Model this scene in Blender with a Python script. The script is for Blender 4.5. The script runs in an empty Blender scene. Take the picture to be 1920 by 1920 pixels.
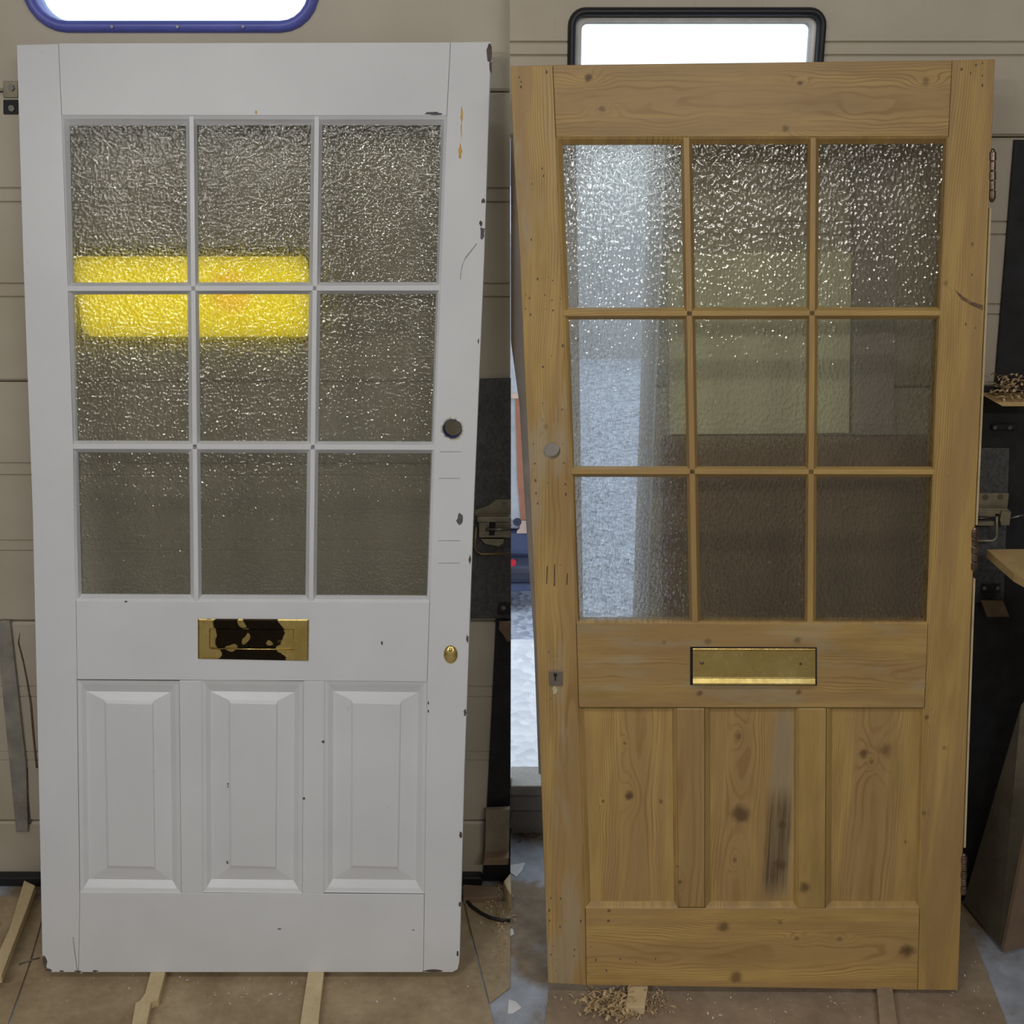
import bpy, bmesh, math, random
from mathutils import Vector, Matrix

SC = bpy.context.scene
COL = SC.collection
random.seed(7)

# ------------------------------------------------------------------ camera
F = 2200.0                      # focal length in pixels of the 1920 frame
PITCH = math.radians(18.0)
CAM = Vector((0.0, -2.588, 1.84))
cam_d = bpy.data.cameras.new('camera'); cam_o = bpy.data.objects.new('camera', cam_d)
cam_d.sensor_width = 36.0; cam_d.lens = F / 1920.0 * 36.0
cam_d.clip_start = 0.05; cam_d.clip_end = 200
cam_o.location = CAM; cam_o.rotation_euler = (math.pi / 2 - PITCH, 0, 0)
COL.objects.link(cam_o); SC.camera = cam_o

# ------------------------------------------------------------------ world / exposure
world = bpy.data.worlds.new('overcast_sky'); SC.world = world
world.use_nodes = True
bg = world.node_tree.nodes['Background']
bg.inputs[0].default_value = (0.80, 0.91, 1.0, 1); bg.inputs[1].default_value = 1.9
SC.view_settings.view_transform = 'Standard'
SC.view_settings.look = 'None'
SC.view_settings.exposure = 0.0
SC.view_settings.gamma = 1.0
SC.view_settings.use_curve_mapping = False

LIGHT_POWER = (6.5, 6.5, 35.0, 35.0)              # each fluorescent batten, see ceiling_light below
SC.cycles.adaptive_threshold = 0.03
SC.cycles.max_bounces = 7; SC.cycles.diffuse_bounces = 3; SC.cycles.glossy_bounces = 3
SC.cycles.transmission_bounces = 6; SC.cycles.transparent_max_bounces = 8
SC.cycles.caustics_reflective = False; SC.cycles.caustics_refractive = False
LIGHT_SPOTS = [(-0.85, -1.70), (0.62, -1.70), (-1.70, -3.70), (0.95, -3.95)]
CEIL = 2.85

# ------------------------------------------------------------------ geometry helpers
FWD = Vector((0, math.cos(PITCH), -math.sin(PITCH)))
UPV = Vector((0, math.sin(PITCH), math.cos(PITCH)))

def ray(px, py):
    return Vector((1, 0, 0)) * ((px - 960) / F) + UPV * ((960 - py) / F) + FWD

def atY(px, py, Y):
    r = ray(px, py); return CAM + r * ((Y - CAM.y) / r.y)

def atZ(px, py, Z):
    r = ray(px, py); return CAM + r * ((Z - CAM.z) / r.z)

def zw(py, Y=0.0):
    return atY(960, py, Y).z

def xw(px, py, Y=0.0):
    return atY(px, py, Y).x

def link(o, parent=None):
    COL.objects.link(o)
    if parent is not None: o.parent = parent
    return o

def mesh_obj(name, verts, faces, mat, parent=None, smooth=False, bevel=0.0, segs=2):
    me = bpy.data.meshes.new(name)
    me.from_pydata([tuple(v) for v in verts], [], faces)
    bm = bmesh.new(); bm.from_mesh(me)
    bmesh.ops.recalc_face_normals(bm, faces=bm.faces)
    bm.to_mesh(me); bm.free()
    if mat is not None: me.materials.append(mat)
    if smooth:
        for p in me.polygons: p.use_smooth = True
    o = bpy.data.objects.new(name, me)
    link(o, parent)
    if bevel > 0:
        b = o.modifiers.new('bevel', 'BEVEL'); b.width = bevel; b.segments = segs
        b.limit_method = 'ANGLE'; b.angle_limit = math.radians(35)
    return o

def bm_obj(name, bm, mat, parent=None, smooth=False, bevel=0.0):
    bmesh.ops.recalc_face_normals(bm, faces=bm.faces)
    me = bpy.data.meshes.new(name); bm.to_mesh(me); bm.free()
    if mat is not None: me.materials.append(mat)
    if smooth:
        for p in me.polygons: p.use_smooth = True
    o = bpy.data.objects.new(name, me); link(o, parent)
    if bevel > 0:
        b = o.modifiers.new('bevel', 'BEVEL'); b.width = bevel; b.segments = 2
        b.limit_method = 'ANGLE'; b.angle_limit = math.radians(35)
    return o

def empty(name, loc, rot=(0, 0, 0)):
    o = bpy.data.objects.new(name, None); o.empty_display_size = 0.1
    o.location = loc; o.rotation_euler = rot
    return link(o)

def tag(o, label=None, cat=None, group=None, kind=None):
    if label: o['label'] = label
    if cat: o['category'] = cat
    if group: o['group'] = group
    if kind: o['kind'] = kind
    return o

def prism_vf(front, back):
    n = len(front)
    v = list(front) + list(back)
    f = [tuple(range(n)), tuple(range(2 * n - 1, n - 1, -1))]
    for i in range(n):
        j = (i + 1) % n
        f.append((i, n + i, n + j, j))
    return v, f

def box_vf(x0, x1, y0, y1, z0, z1):
    a = [Vector((x0, y0, z0)), Vector((x1, y0, z0)), Vector((x1, y0, z1)), Vector((x0, y0, z1))]
    b = [Vector((p.x, y1, p.z)) for p in a]
    return prism_vf(a, b)

def add_vf(bm, vf, M=None):
    vs = [bm.verts.new(M @ Vector(v) if M else v) for v in vf[0]]
    for f in vf[1]:
        try: bm.faces.new([vs[i] for i in f])
        except ValueError: pass
    return vs

def box(name, x0, x1, y0, y1, z0, z1, mat, parent=None, bevel=0.0):
    v, f = box_vf(x0, x1, y0, y1, z0, z1)
    return mesh_obj(name, v, f, mat, parent, bevel=bevel)

def wprism(name, pts, Y, thick, mat, parent=None, bevel=0.0):
    """polygon given in photo pixels, standing at depth Y, extruded backwards"""
    a = [atY(x, y, Y) for x, y in pts]
    b = [p + Vector((0, thick, 0)) for p in a]
    v, f = prism_vf(a, b)
    return mesh_obj(name, v, f, mat, parent, bevel=bevel)

def fprism(name, pts, Z, thick, mat, parent=None, bevel=0.0):
    """polygon in photo pixels lying flat with its top at height Z"""
    a = [atZ(x, y, Z) for x, y in pts]
    b = [p - Vector((0, 0, thick)) for p in a]
    v, f = prism_vf(a, b)
    return mesh_obj(name, v, f, mat, parent, bevel=bevel)

def cyl_vf(c, axis, r, h, n=20, r2=None):
    axis = Vector(axis).normalized()
    t = axis.orthogonal().normalized(); s = axis.cross(t)
    r2 = r if r2 is None else r2
    A = [Vector(c) + (t * math.cos(2 * math.pi * i / n) + s * math.sin(2 * math.pi * i / n)) * r for i in range(n)]
    B = [Vector(c) + axis * h + (t * math.cos(2 * math.pi * i / n) + s * math.sin(2 * math.pi * i / n)) * r2 for i in range(n)]
    return prism_vf(A, B)

def cyl(name, c, axis, r, h, mat, parent=None, n=20, r2=None, bevel=0.0):
    v, f = cyl_vf(c, axis, r, h, n, r2)
    return mesh_obj(name, v, f, mat, parent, bevel=bevel)

def tube(name, pts, r, mat, parent=None, n=8):
    pts = [Vector(p) for p in pts]
    v, f = [], []
    prev = None
    for i, p in enumerate(pts):
        d = (pts[min(i + 1, len(pts) - 1)] - pts[max(i - 1, 0)]).normalized()
        t = d.orthogonal().normalized() if prev is None else (prev - d * prev.dot(d)).normalized()
        prev = t; s = d.cross(t)
        for k in range(n):
            a = 2 * math.pi * k / n
            v.append(p + (t * math.cos(a) + s * math.sin(a)) * r)
    for i in range(len(pts) - 1):
        for k in range(n):
            f.append((i * n + k, i * n + (k + 1) % n, (i + 1) * n + (k + 1) % n, (i + 1) * n + k))
    f.append(tuple(range(n))); f.append(tuple(range(len(v) - n, len(v))))
    return mesh_obj(name, v, f, mat, parent, smooth=True)

def cut(o, cutters):
    """boolean difference baked into the mesh"""
    tmp = []
    for vf in cutters:
        c = mesh_obj('cutter', vf[0], vf[1], None, o.parent); tmp.append(c)
        m = o.modifiers.new('cut', 'BOOLEAN'); m.operation = 'DIFFERENCE'; m.object = c; m.solver = 'EXACT'
    bevs = [(m.width, m.segments) for m in o.modifiers if m.type == 'BEVEL']
    for m in [m for m in o.modifiers if m.type == 'BEVEL']: o.modifiers.remove(m)
    bpy.context.view_layer.update()
    dg = bpy.context.evaluated_depsgraph_get()
    me = bpy.data.meshes.new_from_object(o.evaluated_get(dg))
    o.modifiers.clear(); old = o.data; o.data = me; me.name = o.name
    bpy.data.meshes.remove(old)
    for c in tmp:
        d = c.data; bpy.data.objects.remove(c); bpy.data.meshes.remove(d)
    for w, s in bevs:
        b = o.modifiers.new('bevel', 'BEVEL'); b.width = w; b.segments = s
        b.limit_method = 'ANGLE'; b.angle_limit = math.radians(35)

def edge(pts):
    """polyline (x, y) -> x(y)"""
    pts = sorted(pts, key=lambda p: p[1])
    def fn(y):
        if y <= pts[0][1]: a, b = pts[0], pts[1]
        elif y >= pts[-1][1]: a, b = pts[-2], pts[-1]
        else:
            for a, b in zip(pts, pts[1:]):
                if a[1] <= y <= b[1]: break
        return a[0] + (b[0] - a[0]) * (y - a[1]) / (b[1] - a[1])
    return fn

# ------------------------------------------------------------------ node helpers
class NT:
    dims = '3D'
    def __init__(s, name):
        s.m = bpy.data.materials.new(name); s.m.use_nodes = True
        s.t = s.m.node_tree; s.t.nodes.clear()
        s.out = s.t.nodes.new('ShaderNodeOutputMaterial')
    def n(s, typ, **kw):
        nd = s.t.nodes.new(typ)
        for k, v in kw.items():
            if k.startswith('i_'): s.put(nd.inputs[k[2:].replace('_', ' ')], v)
            else: setattr(nd, k, v)
        return nd
    def put(s, inp, v):
        if isinstance(v, bpy.types.NodeSocket): s.t.links.new(v, inp)
        elif v is not None:
            if inp.type == 'RGBA' and len(v) == 3: v = (*v, 1)
            inp.default_value = v
    def math(s, op, a, b=None, c=None, clamp=False):
        nd = s.t.nodes.new('ShaderNodeMath'); nd.operation = op; nd.use_clamp = clamp
        s.put(nd.inputs[0], a)
        if b is not None: s.put(nd.inputs[1], b)
        if c is not None: s.put(nd.inputs[2], c)
        return nd.outputs[0]
    def mix(s, fac, a, b, mode='MIX'):
        nd = s.t.nodes.new('ShaderNodeMix'); nd.data_type = 'RGBA'; nd.blend_type = mode
        s.put(nd.inputs[0], fac); s.put(nd.inputs[6], a); s.put(nd.inputs[7], b)
        return nd.outputs[2]
    def ramp(s, fac, stops, interp='LINEAR'):
        nd = s.t.nodes.new('ShaderNodeValToRGB'); s.put(nd.inputs[0], fac)
        cr = nd.color_ramp; cr.interpolation = interp
        while len(cr.elements) < len(stops): cr.elements.new(0.5)
        for e, (p, c) in zip(cr.elements, stops):
            e.position = p; e.color = (*c, 1) if not isinstance(c, (int, float)) else (c, c, c, 1)
        return nd.outputs[0]
    def smooth(s, x, a, b):
        nd = s.t.nodes.new('ShaderNodeMapRange'); nd.interpolation_type = 'SMOOTHSTEP'
        s.put(nd.inputs[0], x); nd.inputs[1].default_value = a; nd.inputs[2].default_value = b
        return nd.outputs[0]
    def coord(s, kind='Object'):
        return s.t.nodes.new('ShaderNodeTexCoord').outputs[kind]
    def scaled(s, vec, sc, loc=(0, 0, 0)):
        nd = s.t.nodes.new('ShaderNodeMapping'); s.put(nd.inputs[0], vec)
        nd.inputs['Scale'].default_value = sc; nd.inputs['Location'].default_value = loc
        return nd.outputs[0]
    def noise(s, vec, scale, detail=3, rough=0.5, dist=0.0):
        nd = s.t.nodes.new('ShaderNodeTexNoise'); nd.noise_dimensions = s.dims; s.put(nd.inputs['Vector'], vec)
        nd.inputs['Scale'].default_value = scale; nd.inputs['Detail'].default_value = detail
        nd.inputs['Roughness'].default_value = rough; nd.inputs['Distortion'].default_value = dist
        return nd.outputs[0]
    def bump(s, h, strength=0.3, dist=0.002):
        nd = s.t.nodes.new('ShaderNodeBump'); s.put(nd.inputs['Height'], h)
        nd.inputs['Strength'].default_value = strength; nd.inputs['Distance'].default_value = dist
        return nd.outputs[0]
    def principled(s, color, rough=0.5, metal=0.0, normal=None, spec=0.5):
        nd = s.t.nodes.new('ShaderNodeBsdfPrincipled')
        s.put(nd.inputs['Base Color'], color); s.put(nd.inputs['Roughness'], rough)
        s.put(nd.inputs['Metallic'], metal); s.put(nd.inputs['Specular IOR Level'], spec)
        if normal is not None: s.put(nd.inputs['Normal'], normal)
        s.t.links.new(nd.outputs[0], s.out.inputs[0])
        return nd

def plain(name, col, rough=0.5, metal=0.0, var=0.12, scale=14, bumpy=0.0):
    n = NT(name); c = n.coord()
    nz = n.noise(c, scale, 4, 0.6)
    col2 = tuple(max(0, v * (1 - var * 2)) for v in col); col3 = tuple(min(1, v * (1 + var)) for v in col)
    base = n.ramp(nz, [(0.25, col2), (0.75, col3)])
    nm = n.bump(n.noise(c, scale * 8, 3), bumpy, 0.001) if bumpy else None
    n.principled(base, rough, metal, nm)
    return n.m

# ------------------------------------------------------------------ materials
def white_paint():
    n = NT('white_gloss_paint'); c = n.coord()
    a = n.noise(c, 5, 3); b = n.noise(c, 60, 2, 0.6)
    col = n.ramp(a, [(0.3, (0.69, 0.705, 0.735)), (0.7, (0.745, 0.76, 0.79))])
    grime = n.smooth(n.noise(n.scaled(c, (1, 1, 1), (3, 1, 7)), 24, 4, 0.65), 0.66, 0.80)
    col = n.mix(n.math('MULTIPLY', grime, 0.35), col, (0.42, 0.40, 0.36))
    n.principled(col, 0.33, 0.0, n.bump(n.noise(n.scaled(c, (1, 1, 0.35)), 120, 2), 0.06, 0.001))
    return n.m

def brass(name, dark_reflection=None, rough=0.16):
    """tarnish = (x0, x1): a dark reflection painted black between these door-local x, with ragged edges"""
    n = NT(name); c = n.coord()
    col = n.ramp(n.noise(c, 12, 3), [(0.3, (0.66, 0.49, 0.16)), (0.7, (0.82, 0.64, 0.25))])
    if dark_reflection:
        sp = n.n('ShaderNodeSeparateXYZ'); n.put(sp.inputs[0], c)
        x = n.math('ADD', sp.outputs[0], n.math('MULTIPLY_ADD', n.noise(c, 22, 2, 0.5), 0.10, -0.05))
        f = n.math('MULTIPLY', n.smooth(x, dark_reflection[0] - .002, dark_reflection[0] + .002), n.math('SUBTRACT', 1.0, n.smooth(x, dark_reflection[1] - .002, dark_reflection[1] + .002)))
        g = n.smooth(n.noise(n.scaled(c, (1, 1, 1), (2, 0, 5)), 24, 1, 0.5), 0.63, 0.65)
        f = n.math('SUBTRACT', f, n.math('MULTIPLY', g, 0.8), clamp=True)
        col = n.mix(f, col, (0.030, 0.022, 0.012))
    rg = n.math('MULTIPLY_ADD', n.noise(c, 90, 3), 0.2, rough - 0.08)
    n.principled(col, rg, 0.92)
    return n.m

def galv():
    n = NT('galvanised_steel'); c = n.coord()
    v = n.n('ShaderNodeTexVoronoi', i_Vector=n.scaled(c, (1, 1, 0.7)), i_Scale=190.0)
    col = n.ramp(v.outputs['Color'], [(0.2, (0.065, 0.067, 0.070)), (0.8, (0.105, 0.108, 0.112))])
    st = n.smooth(n.noise(c, 40, 4, 0.7), 0.55, 0.75)
    col = n.mix(n.math('MULTIPLY', st, 0.45), col, (0.20, 0.20, 0.20))
    n.principled(col, 0.55, 0.35)
    return n.m

def cream_panel():
    n = NT('cream_steel_panel'); c = n.coord()
    a = n.noise(c, 3.5, 4)
    col = n.ramp(a, [(0.3, (0.46, 0.405, 0.31)), (0.7, (0.565, 0.51, 0.415))])
    st = n.smooth(n.noise(n.scaled(c, (6, 1, 0.8)), 9, 4, 0.7), 0.62, 0.8)
    col = n.mix(n.math('MULTIPLY', st, 0.35), col, (0.20, 0.15, 0.10))
    n.principled(col, 0.45, 0, n.bump(n.noise(c, 160, 2), 0.08, 0.001))
    return n.m

def glass(name, seed, streak, refr, gloss):
    n = NT(name); n.dims = '2D'
    sp = n.n('ShaderNodeSeparateXYZ'); n.put(sp.inputs[0], n.coord())
    cb = n.n('ShaderNodeCombineXYZ'); n.put(cb.inputs[0], n.math('ADD', sp.outputs[0], seed)); n.put(cb.inputs[1], n.math('MULTIPLY', sp.outputs[2], streak))
    c = cb.outputs[0]
    v = n.n('ShaderNodeTexVoronoi', voronoi_dimensions='2D', feature='SMOOTH_F1', i_Vector=c, i_Scale=142.0)
    v.inputs['Smoothness'].default_value = 0.5
    h = n.math('ADD', v.outputs['Distance'], n.math('MULTIPLY', n.noise(c, 180, 1, 0.6), 0.6))
    h = n.math('ADD', h, n.math('MULTIPLY', n.noise(c, 45, 1), 0.7))
    nm = n.bump(h, 1.0, 0.0040)
    rf = n.n('ShaderNodeBsdfGlass', i_Color=(0.95, 0.97, 0.94), i_Roughness=0.02, i_IOR=1.55, i_Normal=nm)
    tr = n.n('ShaderNodeBsdfTransparent', i_Color=(0.97, 0.98, 0.95))
    mx = n.n('ShaderNodeMixShader'); mx.inputs[0].default_value = refr
    n.t.links.new(tr.outputs[0], mx.inputs[1]); n.t.links.new(rf.outputs[0], mx.inputs[2])
    gl = n.n('ShaderNodeBsdfGlossy', i_Color=(1, 1, 1), i_Roughness=0.04, i_Normal=n.bump(h, 1.0, 0.0010))
    m2 = n.n('ShaderNodeMixShader'); m2.inputs[0].default_value = gloss
    n.t.links.new(mx.outputs[0], m2.inputs[1]); n.t.links.new(gl.outputs[0], m2.inputs[2])
    n.t.links.new(m2.outputs[0], n.out.inputs[0])
    return n.m

def acrylic(name, tint, trans, haze):
    n = NT(name); c = n.coord()
    sp = n.smooth(n.noise(c, 60, 3, 0.6), 0.70, 0.76)
    tr = n.n('ShaderNodeBsdfTransparent', i_Color=n.mix(n.math('MULTIPLY', sp, 0.4), tint, (0.3, 0.3, 0.3)))
    tl = n.n('ShaderNodeBsdfTranslucent', i_Color=tint)
    mx = n.n('ShaderNodeMixShader'); mx.inputs[0].default_value = haze
    n.t.links.new(tr.outputs[0], mx.inputs[1]); n.t.links.new(tl.outputs[0], mx.inputs[2])
    n.t.links.new(mx.outputs[0], n.out.inputs[0])
    return n.m

def floor_mat():
    n = NT('worn_painted_concrete'); c = n.coord()
    a = n.noise(c, 3.0, 5, 0.6); b = n.noise(c, 18, 5, 0.65)
    blue = n.ramp(b, [(0.3, (0.30, 0.325, 0.38)), (0.7, (0.46, 0.50, 0.58))])
    brown = n.ramp(b, [(0.3, (0.17, 0.12, 0.075)), (0.7, (0.33, 0.25, 0.16))])
    f = n.smooth(a, 0.43, 0.56)
    n.principled(n.mix(f, blue, brown), 0.6, 0, n.bump(b, 0.2, 0.003))
    return n.m

def board_mat(name, c1, c2, scale=10, st=(1, 1, 1)):
    n = NT(name); c = n.scaled(n.coord(), st)
    a = n.noise(c, scale, 5, 0.65); b = n.noise(c, scale * 9, 3, 0.6)
    f = n.math('ADD', n.math('MULTIPLY', a, 0.75), n.math('MULTIPLY', b, 0.25))
    st_ = n.smooth(n.noise(c, 3.1, 5, 0.7), 0.55, 0.72)
    col = n.ramp(f, [(0.32, c1), (0.68, c2)])
    col = n.mix(n.math('MULTIPLY', st_, 0.4), col, tuple(v * 0.5 for v in c1))
    n.principled(col, 0.65, 0, n.bump(b, 0.15, 0.002))
    return n.m

def gravel_mat(name, c1, c2, scale):
    n = NT(name); c = n.coord()
    v = n.n('ShaderNodeTexVoronoi', i_Vector=c, i_Scale=scale)
    col = n.ramp(v.outputs['Color'], [(0.1, c1), (0.9, c2)])
    n.principled(col, 0.9, 0, n.bump(v.outputs['Distance'], 0.6, 0.01))
    return n.m

PINE_L, PINE_D, PINE_K = (0.50, 0.335, 0.118), (0.30, 0.170, 0.058), (0.11, 0.065, 0.030)

def pine(name, grain, c0, seed, knots=(), K=2200, B=5.0, freq=2.6, tint=1.0, grey=0.0, lin=0.0, greys=()):
    """pine board in door-local metres; grain 'x' or 'z'; c0 = heart line; knots = (along, across, radius, dark)"""
    n = NT(name); n.dims = '2D'; co = n.scaled(n.coord(), (1, 1, 1))
    sp = n.n('ShaderNodeSeparateXYZ'); n.put(sp.inputs[0], co)
    al, ac = (sp.outputs[0], sp.outputs[2]) if grain == 'x' else (sp.outputs[2], sp.outputs[0])
    cb = n.n('ShaderNodeCombineXYZ'); n.put(cb.inputs[0], n.math('ADD', al, seed * 5.3)); n.put(cb.inputs[1], n.math('ADD', ac, seed * 2.1))
    v = cb.outputs[0]
    wob = n.math('MULTIPLY_ADD', n.noise(n.scaled(v, (1.4, 2.0, 1)), 2.0, 2), 0.030, -0.015)
    c = n.math('ADD', n.math('SUBTRACT', ac, c0), wob)
    g = n.math('MULTIPLY', n.math('MULTIPLY', c, c), K)
    if lin: g = n.math('ADD', g, n.math('MULTIPLY', c, lin))
    g = n.math('MULTIPLY_ADD', n.noise(n.scaled(v, (freq, 7.0, 1)), 1.0, 3, 0.55), B, g)
    dark = None
    for (ka, kc, kr, kd) in knots:
        da = n.math('SUBTRACT', al, ka); dc = n.math('SUBTRACT', ac, kc)
        e2 = n.math('ADD', n.math('POWER', n.math('DIVIDE', da, kr * 4.5), 2.0), n.math('POWER', n.math('DIVIDE', dc, kr * 1.9), 2.0))
        g = n.math('MULTIPLY_ADD', n.math('EXPONENT', n.math('MULTIPLY', e2, -1.0)), 2.6, g)
        d2 = n.math('SQRT', n.math('ADD', n.math('POWER', n.math('DIVIDE', da, kr * 1.15), 2.0), n.math('POWER', n.math('DIVIDE', dc, kr), 2.0)))
        d2 = n.math('MULTIPLY_ADD', n.noise(v, 0.9 / kr, 3), 0.9, n.math('ADD', d2, -0.45))
        k = n.math('MULTIPLY', n.math('SUBTRACT', 1.0, n.smooth(d2, 0.30, 1.30)), kd)
        dark = k if dark is None else n.math('MAXIMUM', dark, k)
    r = n.math('SINE', n.math('MULTIPLY', g, 6.2832))
    line = n.smooth(r, 0.15, 0.98)
    amp = n.smooth(n.noise(n.scaled(v, (3, 14, 1)), 1.5, 3), 0.32, 0.72)
    line = n.math('MULTIPLY', line, n.math('MULTIPLY_ADD', amp, 0.58, 0.16))
    big = n.noise(n.scaled(v, (2.0, 13, 1)), 1.6, 4, 0.6)
    base = n.ramp(big, [(0.25, tuple(x * 0.72 * tint for x in PINE_L)), (0.55, tuple(x * tint for x in PINE_L)), (0.85, tuple(min(1, x * 1.12 * tint) for x in PINE_L))])
    fib = n.noise(n.scaled(v, (9, 420, 1)), 1.0, 3, 0.6)
    heart = n.math('SUBTRACT', 1.0, n.smooth(n.math('ABSOLUTE', c), 0.012, 0.050))
    zone = n.smooth(n.noise(n.scaled(v, (0.9, 16, 1), (3, 7, 0)), 1.5, 3, 0.6), 0.42, 0.62)
    base = n.mix(n.math('MULTIPLY', n.math('MAXIMUM', heart, zone), 0.62), base, tuple(x * tint for x in (0.36, 0.228, 0.105)))
    col = n.mix(line, base, tuple(x * tint for x in PINE_D))
    col = n.mix(n.math('MULTIPLY', n.smooth(fib, 0.50, 0.85), 0.32), col, tuple(x * 0.8 * tint for x in PINE_D))
    if grey:
        gm = n.smooth(n.noise(n.scaled(v, (2.2, 9, 1), (4, 2, 0)), 1.7, 4, 0.6), 0.50, 0.70)
        col = n.mix(n.math('MULTIPLY', gm, grey), col, (0.42, 0.35, 0.24))
    for (a0, a1, c0_, c1_, gc, amt) in greys:
        m1 = n.math('MULTIPLY', n.smooth(al, a0 - 0.02, a0 + 0.06), n.math('SUBTRACT', 1.0, n.smooth(al, a1 - 0.06, a1 + 0.02)))
        cw = n.math('ADD', ac, n.math('MULTIPLY_ADD', n.noise(n.scaled(v, (5, 1, 1)), 1.0, 2), 0.03, -0.015))
        m2 = n.math('MULTIPLY', n.smooth(cw, c0_ - 0.004, c0_ + 0.008), n.math('SUBTRACT', 1.0, n.smooth(cw, c1_ - 0.008, c1_ + 0.004)))
        st = n.math('MULTIPLY_ADD', n.smooth(n.noise(n.scaled(v, (5, 190, 1)), 1.0, 3), 0.3, 0.7), 0.5, 0.5)
        col = n.mix(n.math('MULTIPLY', n.math('MULTIPLY', m1, m2), n.math('MULTIPLY', st, amt)), col, gc)
    if dark is not None: col = n.mix(dark, col, PINE_K)
    n.principled(col, 0.42, 0, n.bump(fib, 0.12, 0.001), 0.35)
    return n.m

M = {}
M['white'] = white_paint()
M['brass_reflect'] = brass('brass_dark_reflection', (-0.045, 0.095), 0.24)  # black middle is a viewer's dark reflection painted into the brass colour
M['brass'] = brass('polished_brass', None, 0.24)
M['galv'] = galv()
M['cream'] = cream_panel()
M['glass_w'] = glass('hammered_glass', 1.0, 1.0, 0.32, 0.050)
M['glass_p'] = glass('reeded_hammered_glass', 5.0, 0.66, 0.24, 0.044)
M['clear'] = acrylic('hazy_acrylic', (0.93, 0.97, 1.0), 1, 0.15)
M['yellow'] = acrylic('yellow_acrylic', (1.0, 0.82, 0.01), 1, 0.85)
M['orange_disc'] = acrylic('orange_acrylic', (1.0, 0.86, 0.08), 1, 0.85)
M['bloom_rubber'] = plain('bloom_tinted_rubber_seal', (0.13, 0.15, 0.55), 0.38, 0, 0.1)  # blue is lens bloom round the bright window, painted into the seal
M['rubber'] = plain('black_rubber_seal', (0.012, 0.012, 0.016), 0.5, 0, 0.1)
M['black'] = plain('black_void_paint', (0.008, 0.008, 0.010), 0.7)
M['dark_steel'] = plain('dark_oily_steel', (0.022, 0.022, 0.025), 0.55, 0.3, 0.3, 30)
M['bracket'] = plain('zinc_passivated_steel', (0.30, 0.27, 0.19), 0.42, 0.45, 0.15, 25)
M['bracket_dim'] = plain('brown_zinc_steel', (0.22, 0.15, 0.09), 0.45, 0.45, 0.2, 25)
M['hinge'] = plain('aged_bronze_hinge', (0.27, 0.20, 0.16), 0.22, 0.85, 0.35, 60)
M['lockplate'] = plain('brushed_steel_lock_plate', (0.30, 0.25, 0.21), 0.4, 0.7, 0.1, 60)
M['bolt'] = plain('steel_bolt', (0.20, 0.19, 0.18), 0.35, 0.8)
M['chip'] = plain('bare_dark_wood_chip', (0.13, 0.10, 0.085), 0.8, 0, 0.3, 60)
M['hairline'] = plain('hairline_grey', (0.42, 0.42, 0.43), 0.7, 0, 0.1, 60)
M['chip_blue'] = plain('blue_grey_undercoat', (0.13, 0.13, 0.15), 0.8, 0, 0.3, 60)
M['tape'] = plain('amber_glue_residue', (0.72, 0.42, 0.10), 0.6, 0, 0.2, 90)
M['putty'] = plain('old_cream_paint', (0.62, 0.58, 0.38), 0.7, 0, 0.15, 90)
M['blue_paint'] = plain('old_blue_paint', (0.05, 0.07, 0.20), 0.6, 0, 0.2, 60)
M['floor'] = floor_mat()
M['sheet'] = board_mat('dusty_hardboard', (0.27, 0.195, 0.11), (0.48, 0.375, 0.235), 7)
M['sheet2'] = board_mat('dusty_brown_hardboard', (0.24, 0.175, 0.12), (0.42, 0.33, 0.235), 7)
M['batten'] = board_mat('sawn_softwood', (0.55, 0.42, 0.23), (0.74, 0.61, 0.38), 12)
M['ply'] = board_mat('plywood_sheet', (0.42, 0.28, 0.12), (0.60, 0.43, 0.20), 12, (1, 1, 1))
M['chipboard'] = board_mat('grey_chipboard', (0.19, 0.16, 0.11), (0.30, 0.25, 0.18), 25)
M['dark_board'] = board_mat('dark_chipboard', (0.10, 0.085, 0.055), (0.16, 0.135, 0.09), 25)
M['steel_grey'] = plain('dull_grey_steel', (0.34, 0.32, 0.28), 0.5, 0.2, 0.2, 20)
M['pale_board'] = board_mat('pale_painted_board', (0.78, 0.74, 0.50), (0.86, 0.82, 0.58), 5)
M['brown_board'] = board_mat('brown_hardboard', (0.20, 0.135, 0.085), (0.31, 0.215, 0.14), 6)
M['grey_timber'] = board_mat('weathered_grey_plank', (0.27, 0.235, 0.21), (0.40, 0.355, 0.32), 14, (1, 1, 0.25))
M['pale_edge_strip'] = board_mat('pale_edge_stand_in', (0.52, 0.47, 0.45), (0.66, 0.60, 0.57), 14, (1, 1, 0.25))  # for the added strip that stands in for the pine door's edge
M['shaving'] = plain('pine_shavings', (0.62, 0.45, 0.25), 0.8, 0, 0.3, 30)
M['flake'] = plain('white_paint_flakes', (0.80, 0.80, 0.82), 0.7)
M['stone'] = board_mat('grey_sill_stone', (0.24, 0.22, 0.195), (0.40, 0.375, 0.34), 12)
M['gravel'] = gravel_mat('grey_gravel', (0.24, 0.26, 0.33), (0.52, 0.55, 0.66), 38)
M['apron'] = gravel_mat('pale_concrete_apron', (0.60, 0.61, 0.67), (0.78, 0.78, 0.82), 30)
M['sky_screen'] = board_mat('pale_sky_screen_wall', (0.31, 0.30, 0.30), (0.40, 0.39, 0.385), 2)  # for the wall added beyond the doorway to cover bright sky
M['van'] = plain('white_van_paint', (0.60, 0.62, 0.68), 0.3)
M['van_stripe'] = plain('terracotta_stripe', (0.50, 0.21, 0.13), 0.4)
M['van_peach'] = plain('peach_stripe', (0.82, 0.60, 0.50), 0.4)
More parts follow.
